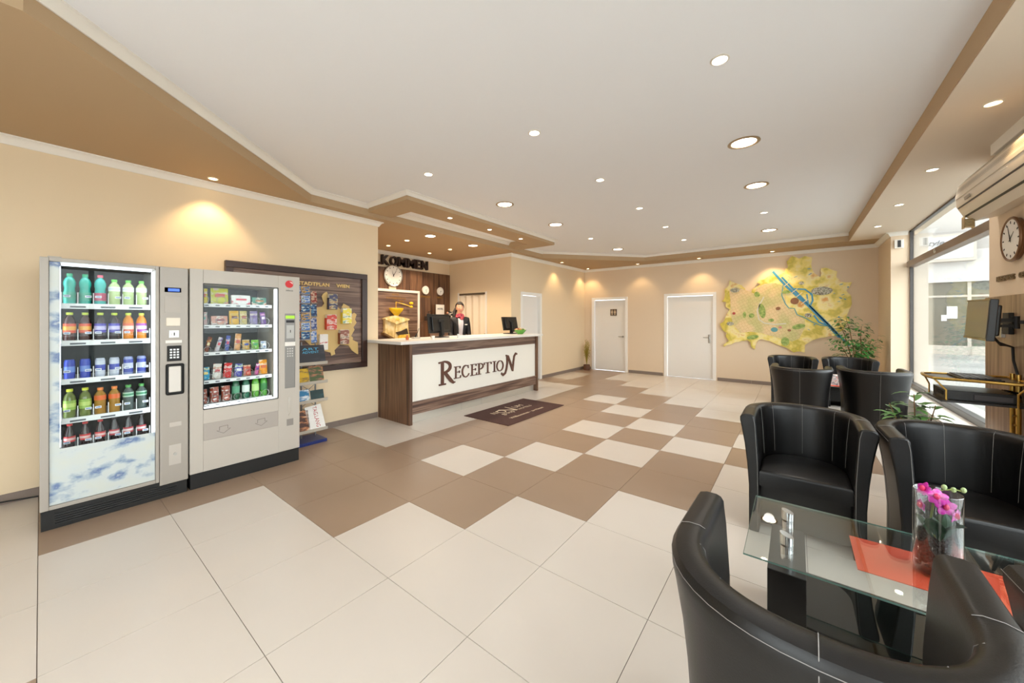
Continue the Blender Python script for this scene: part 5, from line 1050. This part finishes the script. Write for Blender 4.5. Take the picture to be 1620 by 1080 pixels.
at('badge', Bm().prism([(2.2655, 2.425), (2.262, 2.425), (2.258, 2.45), (2.262, 2.45)], AC_F, Y1-Y0-0.36, Y1-Y0-0.24), mat('badge_grey', '9a9184', 0.4), ac); at('indicator', Bm().box(2.262, 2.267, 2.9, 3.0, 2.45, 2.455), M_paper, ac)
b = Bm()
for k in range(6): b.box(2.30, 2.36, Y1-0.07, Y1-0.005, 2.225+0.013*k, 2.231+0.013*k)
b.box(2.30, 2.306, Y1-0.07, Y1-0.005, 2.215, 2.32).box(2.354, 2.36, Y1-0.07, Y1-0.005, 2.215, 2.32)
at('side_grille', b, mat('ac_grille_tan', 'd8bd8c', 0.5), ac)
o = obj('duct_casing', Bm().box(2.38, 2.50, 2.3, 3.62, 2.74, 2.829, 0.004), M_corn, origin=(2.44, 3.0, 2.74)); tag(o, 'pale boxed casing on the ceiling above the air conditioner', 'duct casing')
t = thing('motion_detector', 'small white wall sensor with dark window high on the corner column', 'sensor', (2.45, 7.44, 2.64)); at('housing', Bm().box(2.395, 2.50, 7.41, 7.449, 2.56, 2.70, 0.006), M_paper, t); at('lens', Bm().box(2.43, 2.468, 7.405, 7.411, 2.575, 2.685), M_dark, t)

# ------------------------------------------------------------------ wall-mounted PC station
mn = thing('wall_monitor', 'flat monitor on a swivel arm fixed to the pale walnut pier', 'monitor', (2.47, 3.5, 1.4))
M = Matrix.Translation((2.20, 3.175, 1.415)) @ Matrix.Rotation(0.02, 4, 'X') @ Matrix.Rotation(0.06, 4, 'Y') @ Matrix.Rotation(-0.03, 4, 'Z')
at('housing', Bm().box(0, 0.04, -0.245, 0.245, -0.145, 0.15, 0.005).box(0.04, 0.075, -0.17, 0.17, -0.11, 0.11, 0.01).xf(M), M_dark, mn); at('screen', Bm().box(-0.001, 0.0, -0.232, 0.232, -0.13, 0.138).xf(M), mat('screen_grey_brown', '6b6156', 0.18), mn)
for za_, zb_ in ((-0.145, -0.132), (0.139, 0.15)): at('bezel', Bm().box(-0.003, 0.0, -0.245, 0.245, za_, zb_).xf(M), mat('bezel_bronze', '7d6a44', 0.3, metal=0.5), mn)
at('arm', Bm().box(2.27, 2.40, 3.20, 3.225, 1.40, 1.425).box(2.27, 2.40, 3.20, 3.225, 1.36, 1.38).cyl((2.39, 3.213, 1.35), (2.39, 3.213, 1.44), 0.018).box(2.38, 2.47, 3.2, 3.60, 1.385, 1.41), M_black, mn); at('wall_plate', Bm().box(2.45, 2.478, 3.55, 3.66, 1.30, 1.47, 0.003), M_black, mn)
at('bracket_plate', Bm().box(2.455, 2.478, 3.70, 3.82, 1.27, 1.37, 0.002), M_steel, mn)
o = obj('monitor_cable', Bm().tube([(2.26, 3.1, 1.29), (2.32, 3.2, 1.23), (2.40, 3.4, 1.22), (2.47, 3.55, 1.20), (2.46, 3.5, 1.1), (2.47, 3.45, 0.97)], 0.008, 6).tube([(2.26, 3.12, 1.30), (2.33, 3.3, 1.25), (2.44, 3.5, 1.21)], 0.006, 6), M_black, smooth=True, origin=(2.4, 3.4, 1.0)); tag(o, 'black cables hanging from the wall monitor to the keyboard tray', 'cable')
ks = thing('keyboard_shelf', 'brass-framed keyboard tray with lower shelf on a rail at the pier', 'shelf', (2.47, 3.4, 0.9))
zt = 0.955
rim = [(2.0, 3.22), (1.985, 3.30), (1.985, 3.46), (2.0, 3.56), (2.06, 3.62), (2.3, 3.60), (2.47, 3.62), (2.47, 3.12), (2.36, 3.12), (2.2, 3.17), (2.08, 3.19)]
at('tray', Bm().prism([(x_+(0.01 if x_ < 2.2 else -0.005), y_+(0.01 if y_ < 3.4 else -0.01)) for x_, y_ in rim], FZ(zt-0.008), 0, 0.006), mat('tray_black', '2a2624', 0.3), ks); at('tray_rim', Bm().tube([(x_, y_, zt) for x_, y_ in rim], 0.011, 8, True), M_gold, ks, smooth=True)
at('lower_shelf', Bm().box(2.02, 2.47, 3.14, 3.60, 0.785, 0.797), mat('tray_black', '2a2624', 0.3), ks)
at('strut', Bm().tube([(2.0, 3.24, zt), (2.06, 3.2, 0.87), (2.06, 3.2, 0.79)], 0.006, 6), M_gold, ks); at('strut', Bm().tube([(2.0, 3.52, zt), (2.04, 3.56, 0.87), (2.04, 3.56, 0.79)], 0.006, 6), M_gold, ks); at('strut', Bm().tube([(2.43, 3.13, zt), (2.38, 3.14, 0.88), (2.38, 3.14, 0.78)], 0.006, 6), M_gold, ks)
for y in (3.40, 3.50):
    at('rail', Bm().cyl((2.455, y, 0.42), (2.455, y, 1.0), 0.014, n=12), M_gold, ks, smooth=True)
b = Bm()
for k in range(5): b.cyl((2.43, 3.40, 0.48+k*0.07), (2.445, 3.40, 0.48+k*0.07), 0.01, n=8)
at('rail_bolts', b, M_gold, ks)['kind'] = 'stuff'
at('foot_bracket', Bm().box(2.42, 2.478, 3.34, 3.56, 0.40, 0.43), M_black, ks)
kb = thing('keyboard', 'dark keyboard lying on the brass-framed tray', 'keyboard', (2.25, 3.38, zt)); at('base', Bm().box(2.14, 2.34, 3.20, 3.57, zt, zt+0.014, 0.003), M_dark, kb)
b = Bm()
for r_ in range(5):
    for c_ in range(15): b.box(2.152+0.036*r_, 2.182+0.036*r_, 3.21+0.0235*c_, 3.229+0.0235*c_, zt+0.014, zt+0.022)
at('keys', b, mat('key_dark', '3a3632', 0.4), kb)['kind'] = 'stuff'
t = thing('desktop_computer', 'flat black computer case on the shelf under the keyboard tray', 'computer', (2.25, 3.4, 0.797)); at('case', Bm().box(2.06, 2.40, 3.22, 3.55, 0.797, 0.868, 0.003), M_dark, t)
b = Bm()
for k in range(10): b.box(2.058, 2.061, 3.27+0.02*k, 3.28+0.02*k, 0.82, 0.85)
at('vents', b, M_black, t)['kind'] = 'stuff'; at('front_panel', Bm().box(2.20, 2.38, 3.215, 3.221, 0.81, 0.845), mat('case_grey', '4a4648', 0.4), t)
o = obj('cable_tangle', Bm().tube([(2.42+0.025*math.cos(k*1.3), 3.40+0.07*math.sin(k*0.9), 0.82+0.05*abs(math.sin(k*0.7))) for k in range(22)], 0.006, 6), M_black, smooth=True, origin=(2.42, 3.4, 0.8)); tag(o, 'tangle of black cables behind the computer on the shelf', 'cable')

# ------------------------------------------------------------------ plants
M_lf = mat('leaf_green', '3f7a36', 0.4, var=0.45, vscale=14); M_lf2 = mat('leaf_fresh', '5f8f4c', 0.35, var=0.4, vscale=12); M_bark = mat('plant_stem', '8a6a48', 0.7)
def leaf_bm(b, c, d, up, L, W, fold=0.25):
    d = Vector(d).normalized(); s = d.cross(Vector(up)).normalized(); n = s.cross(d); c = Vector(c)
    prev = None
    for u, wv, h in ((0, 0.05, 0), (0.2, 0.7, 0.03), (0.5, 1, 0.04), (0.8, 0.6, 0.0), (1, 0.04, -0.08)):
        r = [b.b.verts.new(c+d*(L*u)+s*(W*wv*q/2)+n*(h*L+abs(q)*fold*W*wv*0.5)) for q in (-1, 0, 1)]
        if prev:
            for k in range(2): b.b.faces.new((prev[k], prev[k+1], r[k+1], r[k]))
        prev = r
rp = random.Random(11)
fc = thing('potted_ficus', 'tall leafy ficus in a pot in the far corner before the city map', 'plant', (2.0, 7.78, 0))
at('pot', Bm().lathe([(0, 0), (0.13, 0), (0.17, 0.28), (0.175, 0.3), (0.16, 0.3), (0.15, 0.27), (0, 0.27)], 2.0, 7.85, 28, 0), mat('pot_grey', '8d857c', 0.5), fc, smooth=True)
tips = []; stems = Bm()
for bx_, by_, ex, ey, ez in ((1.98, 7.84, 1.76, 7.9, 1.36), (2.0, 7.86, 1.85, 7.75, 1.44), (2.02, 7.84, 2.05, 7.75, 1.30), (2.02, 7.84, 2.18, 7.70, 1.08), (2.0, 7.83, 1.74, 7.8, 1.0), (2.0, 7.84, 1.95, 7.62, 0.98), (2.01, 7.84, 2.1, 7.6, 0.9)):
    pts = [Vector((bx_, by_, 0.27)), Vector((bx_*0.7+ex*0.3+rp.uniform(-.03, .03), by_*0.7+ey*0.3, 0.27+(ez-0.27)*0.5)), Vector((bx_*0.35+ex*0.65, by_*0.35+ey*0.65, 0.27+(ez-0.27)*0.82)), Vector((ex, ey, ez))]
    stems.tube(pts, [0.011, 0.008, 0.006, 0.003], 7); tips.append(pts)
at('stem', stems, M_bark, fc, smooth=True)
b = Bm()
for pts in tips:
    for k in range(75):
        t_ = 0.35+0.65*rp.random(); i = 1 if t_ < 0.6 else 2; u = (t_-0.2)/0.5 if i == 1 else (t_-0.6)/0.4; u = max(0, min(1, u)); p = pts[i].lerp(pts[i+1], u) if i < 3 else pts[3]
        a = rp.random()*2*PI; off = Vector((math.cos(a), math.sin(a), 0))*rp.uniform(0.0, 0.14)+Vector((0, 0, rp.uniform(-0.07, 0.09)))
        leaf_bm(b, p+off, (math.cos(a), math.sin(a), rp.uniform(-0.7, 0.15)), (0, 0, 1), rp.uniform(0.065, 0.095), rp.uniform(0.034, 0.048))
o = at('foliage', b, M_lf, fc, smooth=True, recalc=False); o['kind'] = 'stuff'
sp = thing('potted_plant', 'green leafy plant in a white floor pot behind the near right chair', 'plant', (1.88, 3.05, 0)); PX, PY = 1.88, 3.05
at('pot', Bm().lathe([(0, 0), (0.09, 0), (0.12, 0.24), (0.11, 0.24), (0.10, 0.21), (0, 0.21)], PX, PY, 26, 0), mat('pot_white', 'e6e2da', 0.4), sp, smooth=True)
tops = [(-0.02, -0.03, 0.84), (0.10, 0.02, 0.76), (-0.14, 0.06, 0.74), (0.04, -0.14, 0.70), (-0.10, -0.10, 0.66)]
for dx, dy, z in tops: at('stem', Bm().tube([(PX, PY, 0.20), (PX+dx*0.35, PY+dy*0.35, 0.45), (PX+dx, PY+dy, z)], [0.008, 0.006, 0.003]), M_bark, sp, smooth=True)
for k in range(90):
    dx, dy, z = tops[k % 5]; u = rp.uniform(0.62, 1.03); a = rp.random()*2*PI; zz = 0.20+(z-0.20)*u
    b = Bm(); leaf_bm(b, (PX+dx*u*u+0.02*math.cos(a), PY+dy*u*u+0.02*math.sin(a), zz), (math.cos(a), math.sin(a), rp.uniform(-0.35, 0.45)), (0, 0, 1), rp.uniform(0.08, 0.125), rp.uniform(0.036, 0.052))
    at('leaf', b, M_lf2, sp, smooth=True, recalc=False)
dg = thing('dried_grass_vase', 'dry yellow grasses in a brown pot in the far left corner', 'plant', (-3.40, 8.38, 0))
at('pot', Bm().lathe([(0, 0), (0.085, 0), (0.095, 0.05), (0.085, 0.15), (0.075, 0.15), (0.07, 0.12), (0, 0.12)], -3.42, 8.38, 20, 0), mat('pot_brown', '6b4630', 0.6), dg, smooth=True)
b = Bm()
for k in range(60):
    a = rp.random()*2*PI; r = rp.uniform(0.01, 0.10); h = rp.uniform(0.4, 0.85); b.tube([(-3.42, 8.38, 0.12), (-3.42+r*0.35*math.cos(a), 8.38+r*0.35*math.sin(a), 0.4), (-3.42+r*math.cos(a), 8.38+r*math.sin(a), h)], [0.003, 0.003, 0.002], 4)
    for q in range(3): leaf_bm(b, (-3.42+r*math.cos(a), 8.38+r*math.sin(a), h-0.07*q), (math.cos(a+q*2), math.sin(a+q*2), 0.8), (0, 0, 1), 0.05, 0.016)
at('grasses', b, mat('dry_yellow', 'a38f2e', 0.6, var=0.4, vscale=10), dg, recalc=False)['kind'] = 'stuff'

# ------------------------------------------------------------------ receptionist
def skin(name, V, E_, R, m, parent, lv=2, root=0):
    me = D.meshes.new('s'); me.from_pydata(V, E_, []); ob = D.objects.new('s', me); C.objects.link(ob)
    sm = ob.modifiers.new('skin', 'SKIN'); sm.use_smooth_shade = True
    for i, v in enumerate(me.skin_vertices[0].data): v.radius = R[i] if isinstance(R[i], tuple) else (R[i], R[i]); v.use_root = (i == root)
    su = ob.modifiers.new('sub', 'SUBSURF'); su.levels = lv; su.render_levels = lv
    dg_ = bpy.context.evaluated_depsgraph_get(); dg_.update(); out = D.meshes.new_from_object(ob.evaluated_get(dg_)); D.objects.remove(ob); D.meshes.remove(me)
    b = bmesh.new(); b.from_mesh(out); D.meshes.remove(out); return b
pe = thing('person', 'smiling receptionist in black blazer, white blouse and red scarf behind the counter', 'person', (0, 0, 0))
M_skin = mat('skin', 'e0a98a', 0.5); M_hair = mat('hair_brown', '1d110b', 0.7, bump=0.4, bscale=90); M_blz = mat('blazer_black', '17161a', 0.7); M_blo = mat('blouse_white', 'c9c5ca', 0.6)
# joints (facing local -Y)
V = [(0, 0, 0.93), (0, 0.0, 1.08), (0, -0.005, 1.25), (0, 0.0, 1.38), (0, 0.005, 1.44), (0, -0.005, 1.50), (0, -0.02, 1.565), (0, -0.02, 1.65),
     (0.15, 0.0, 1.375), (0.19, 0.0, 1.10), (0.17, -0.20, 0.93), (0.14, -0.28, 0.80),
     (-0.15, 0.0, 1.375), (-0.19, 0.0, 1.10), (-0.17, -0.20, 0.93), (-0.14, -0.28, 0.80),
     (0.09, 0, 0.85), (0.10, 0.0, 0.48), (0.10, 0.02, 0.08), (0.10, -0.10, 0.04), (-0.09, 0, 0.85), (-0.10, 0.0, 0.48), (-0.10, 0.02, 0.08), (-0.10, -0.10, 0.04)]
E_ = [(0, 1), (1, 2), (2, 3), (3, 4), (4, 5), (5, 6), (6, 7), (3, 8), (8, 9), (9, 10), (10, 11), (3, 12), (12, 13), (13, 14), (14, 15), (0, 16), (16, 17), (17, 18), (18, 19), (0, 20), (20, 21), (21, 22), (22, 23)]
R = [(0.14, 0.10), (0.115, 0.085), (0.135, 0.10), (0.11, 0.08), (0.05, 0.05), (0.047, 0.05), (0.062, 0.075), (0.066, 0.085), 0.045, 0.036, 0.030, 0.022, 0.045, 0.036, 0.030, 0.022, 0.085, 0.055, 0.035, 0.03, 0.085, 0.055, 0.035, 0.03]
body = obj('body', skin('b', V, E_, R, None, None), M_skin, pe, smooth=True, recalc=False)
Vb = V[0:4]+V[8:11]+V[12:15]+[(0, 0.02, 1.425)]; Vb[6] = (0.172, -0.18, 0.95); Vb[9] = (-0.172, -0.18, 0.95)
obj('blazer', skin('z', Vb, [(0, 1), (1, 2), (2, 3), (3, 4), (4, 5), (5, 6), (3, 7), (7, 8), (8, 9), (3, 10)], [(0.165, 0.125), (0.14, 0.108), (0.158, 0.122), (0.13, 0.098), 0.074, 0.055, 0.046, 0.074, 0.055, 0.046, (0.09, 0.06)], None, None), M_blz, pe, smooth=True, recalc=False)
obj('trousers', skin('t', [V[0], V[16], V[17], V[18], V[20], V[21], V[22]], [(0, 1), (1, 2), (2, 3), (0, 4), (4, 5), (5, 6)], [(0.15, 0.11), 0.095, 0.066, 0.05, 0.095, 0.066, 0.05], None, None), M_blz, pe, smooth=True, recalc=False)
for s in (1, -1): obj('shoe', skin('s', [(0.10*s, 0.04, 0.045), (0.10*s, -0.05, 0.04), (0.10*s, -0.15, 0.028)], [(0, 1), (1, 2)], [0.042, 0.042, 0.028], None, None), M_dark, pe, smooth=True, recalc=False)
# blouse front and lapels follow the chest
b = Bm(); rows_ = []
for z, w_, y in ((1.00, 0.038, -0.126), (1.10, 0.040, -0.119), (1.20, 0.044, -0.128), (1.28, 0.05, -0.133), (1.35, 0.058, -0.118), (1.41, 0.05, -0.088)):
    rows_.append([b.b.verts.new((w_*q, y+0.012*abs(q)**2*1.0-0.004, z)) for q in (-1, -0.5, 0, 0.5, 1)]+[b.b.verts.new((w_*q, y+0.05, z)) for q in (1, -1)])
for A, B_ in zip(rows_, rows_[1:]):
    for k in range(7): b.b.faces.new((A[k], A[(k+1) % 7], B_[(k+1) % 7], B_[k]))
obj('blouse', b, M_blo, pe, smooth=True)
for s in (1, -1):
    b = Bm(); b.prism([(s*0.045, 1.05), (s*0.085, 1.24), (s*0.112, 1.33), (s*0.075, 1.40), (s*0.05, 1.39), (s*0.056, 1.27)], lambda u, v, d: Vector((u, -0.135-d+0.9*max(0, v-1.28)**1.0*0.35+0.25*abs(u)*0.6, v)), 0, 0.008); obj('lapel', b, M_blz, pe)
obj('name_badge', Bm().box(0.075, 0.125, -0.148, -0.142, 1.275, 1.295), M_paper, pe)
b = Bm()
for k, (z, r) in enumerate(((1.425, 0.078), (1.448, 0.07), (1.47, 0.062))): b.tube([(r*math.cos(a)*1.05, 0.0-0.012+r*math.sin(a)*0.95, z-0.018*math.sin(-a)*(-1)) for a in [2*PI*q/20 for q in range(20)]], 0.021, 8, True)
b.sphere((0.02, -0.10, 1.405), 0.032, 1.3, 0.7, 1)
obj('scarf', b, ramp_mat('scarf_red', [(0.35, '4a1a34'), (0.5, 'a8324a'), (0.65, 'c85a5e')], nscale=28, rough=0.6), pe, smooth=True)
# face
fc_ = Bm(); hz = 1.605; hy = -0.02
fc_.sphere((0, hy, hz+0.015), 0.082, 0.93, 1.12, 1.3, seg=24)
for v in fc_.b.verts:
    if v.co.z < hz-0.01: k = (hz-0.01-v.co.z)/0.09; v.co.x *= 1-0.38*k*k; v.co.y = hy+(v.co.y-hy)*(1-0.12*k)
fh = obj('face', fc_, M_skin, pe, smooth=True)
obj('nose', Bm().cyl((0, hy-0.088, hz+0.012), (0, hy-0.107, hz-0.013), 0.006, 0.010, n=10).sphere((0, hy-0.100, hz-0.016), 0.0105), M_skin, fh, smooth=True)
for s in (1, -1):
    e = obj('eye', Bm().sphere((s*0.031, hy-0.080, hz+0.014), 0.0115, 1.25, 0.6, 0.75), M_paper, fh, smooth=True); obj('iris', Bm().sphere((s*0.031, hy-0.0865, hz+0.014), 0.0052), mat('iris_dark', '2a1a12', 0.3), fh, smooth=True)
    obj('eyebrow', Bm().tube([(s*0.018, hy-0.090, hz+0.036), (s*0.032, hy-0.088, hz+0.039), (s*0.046, hy-0.079, hz+0.034)], 0.0022, 6), M_hair, fh); obj('ear', Bm().sphere((s*0.077, hy+0.005, hz+0.0), 0.018, 0.4, 0.8, 1.3), M_skin, fh, smooth=True)
obj('lips', Bm().tube([(-0.027, hy-0.080, hz-0.040), (-0.014, hy-0.089, hz-0.047), (0, hy-0.091, hz-0.049), (0.014, hy-0.089, hz-0.047), (0.027, hy-0.080, hz-0.040)], [0.003, 0.0055, 0.006, 0.0055, 0.003], 6), mat('lips_red', 'b8434a', 0.4), fh, smooth=True)
obj('teeth', Bm().sphere((0, hy-0.0875, hz-0.0435), 0.012, 1.5, 0.4, 0.35), M_paper, fh, smooth=True)
hb_ = Bm().sphere((0, hy+0.012, hz+0.035), 0.092, 0.98, 1.13, 1.2, seg=24)
dl = [v for v in hb_.b.verts if v.co.y < hy-0.035 and v.co.z < hz+0.062-0.25*v.co.x] ; bmesh.ops.delete(hb_.b, geom=dl, context='VERTS')
hb_.tube([(0.0, hy+0.08, hz+0.02), (-0.06, hy+0.08, hz-0.01), (-0.098, hy+0.05, hz-0.07), (-0.115, hy+0.02, hz-0.14), (-0.11, hy-0.01, hz-0.20), (-0.10, hy-0.02, hz-0.24)], [0.03, 0.038, 0.04, 0.036, 0.026, 0.01], 10)
obj('hair', hb_, M_hair, pe, smooth=True)
# hands: palm and five bent fingers, resting on the rear desk
for s in (1, -1):
    bmh = bmesh.new(); w0 = Vector((0.14*s, -0.28, 0.80)); dirv = Vector((-0.12*s, -1, -0.25)).normalized(); sd = Vector((s, 0, 0))
    def addp(b2):
        me = D.meshes.new('h'); b2.to_mesh(me); bmh.from_mesh(me); D.meshes.remove(me); b2.free()
    addp(skin('p', [tuple(w0), tuple(w0+dirv*0.045), tuple(w0+dirv*0.085)], [(0, 1), (1, 2)], [(0.022, 0.016), (0.034, 0.014), (0.036, 0.012)], None, None))
    for k, (o_, L) in enumerate(((-0.028, 0.062), (-0.009, 0.072), (0.010, 0.068), (0.028, 0.054))):
        p0 = w0+dirv*0.075+sd*o_; p1 = p0+dirv*L*0.5+Vector((0, 0, -0.004)); p2 = p1+(dirv+Vector((0, 0, -0.25))).normalized()*L*0.3; p3 = p2+(dirv+Vector((0, 0, -0.5))).normalized()*L*0.25
        addp(skin('f', [tuple(p) for p in (p0, p1, p2, p3)], [(0, 1), (1, 2), (2, 3)], [0.009, 0.0085, 0.0078, 0.0065], None, None, 1))
    q0 = w0+dirv*0.03-sd*0.024; q1 = q0-sd*0.022+dirv*0.025; q2 = q1-sd*0.006+dirv*0.03
    addp(skin('f', [tuple(q) for q in (q0, q1, q2)], [(0, 1), (1, 2)], [0.012, 0.010, 0.007], None, None, 1))
    obj('hand', bmh, M_skin, pe, smooth=True, recalc=False)
pe.location = (-4.17, 4.12, 0.03); pe.rotation_euler = (0, 0, math.radians(58));
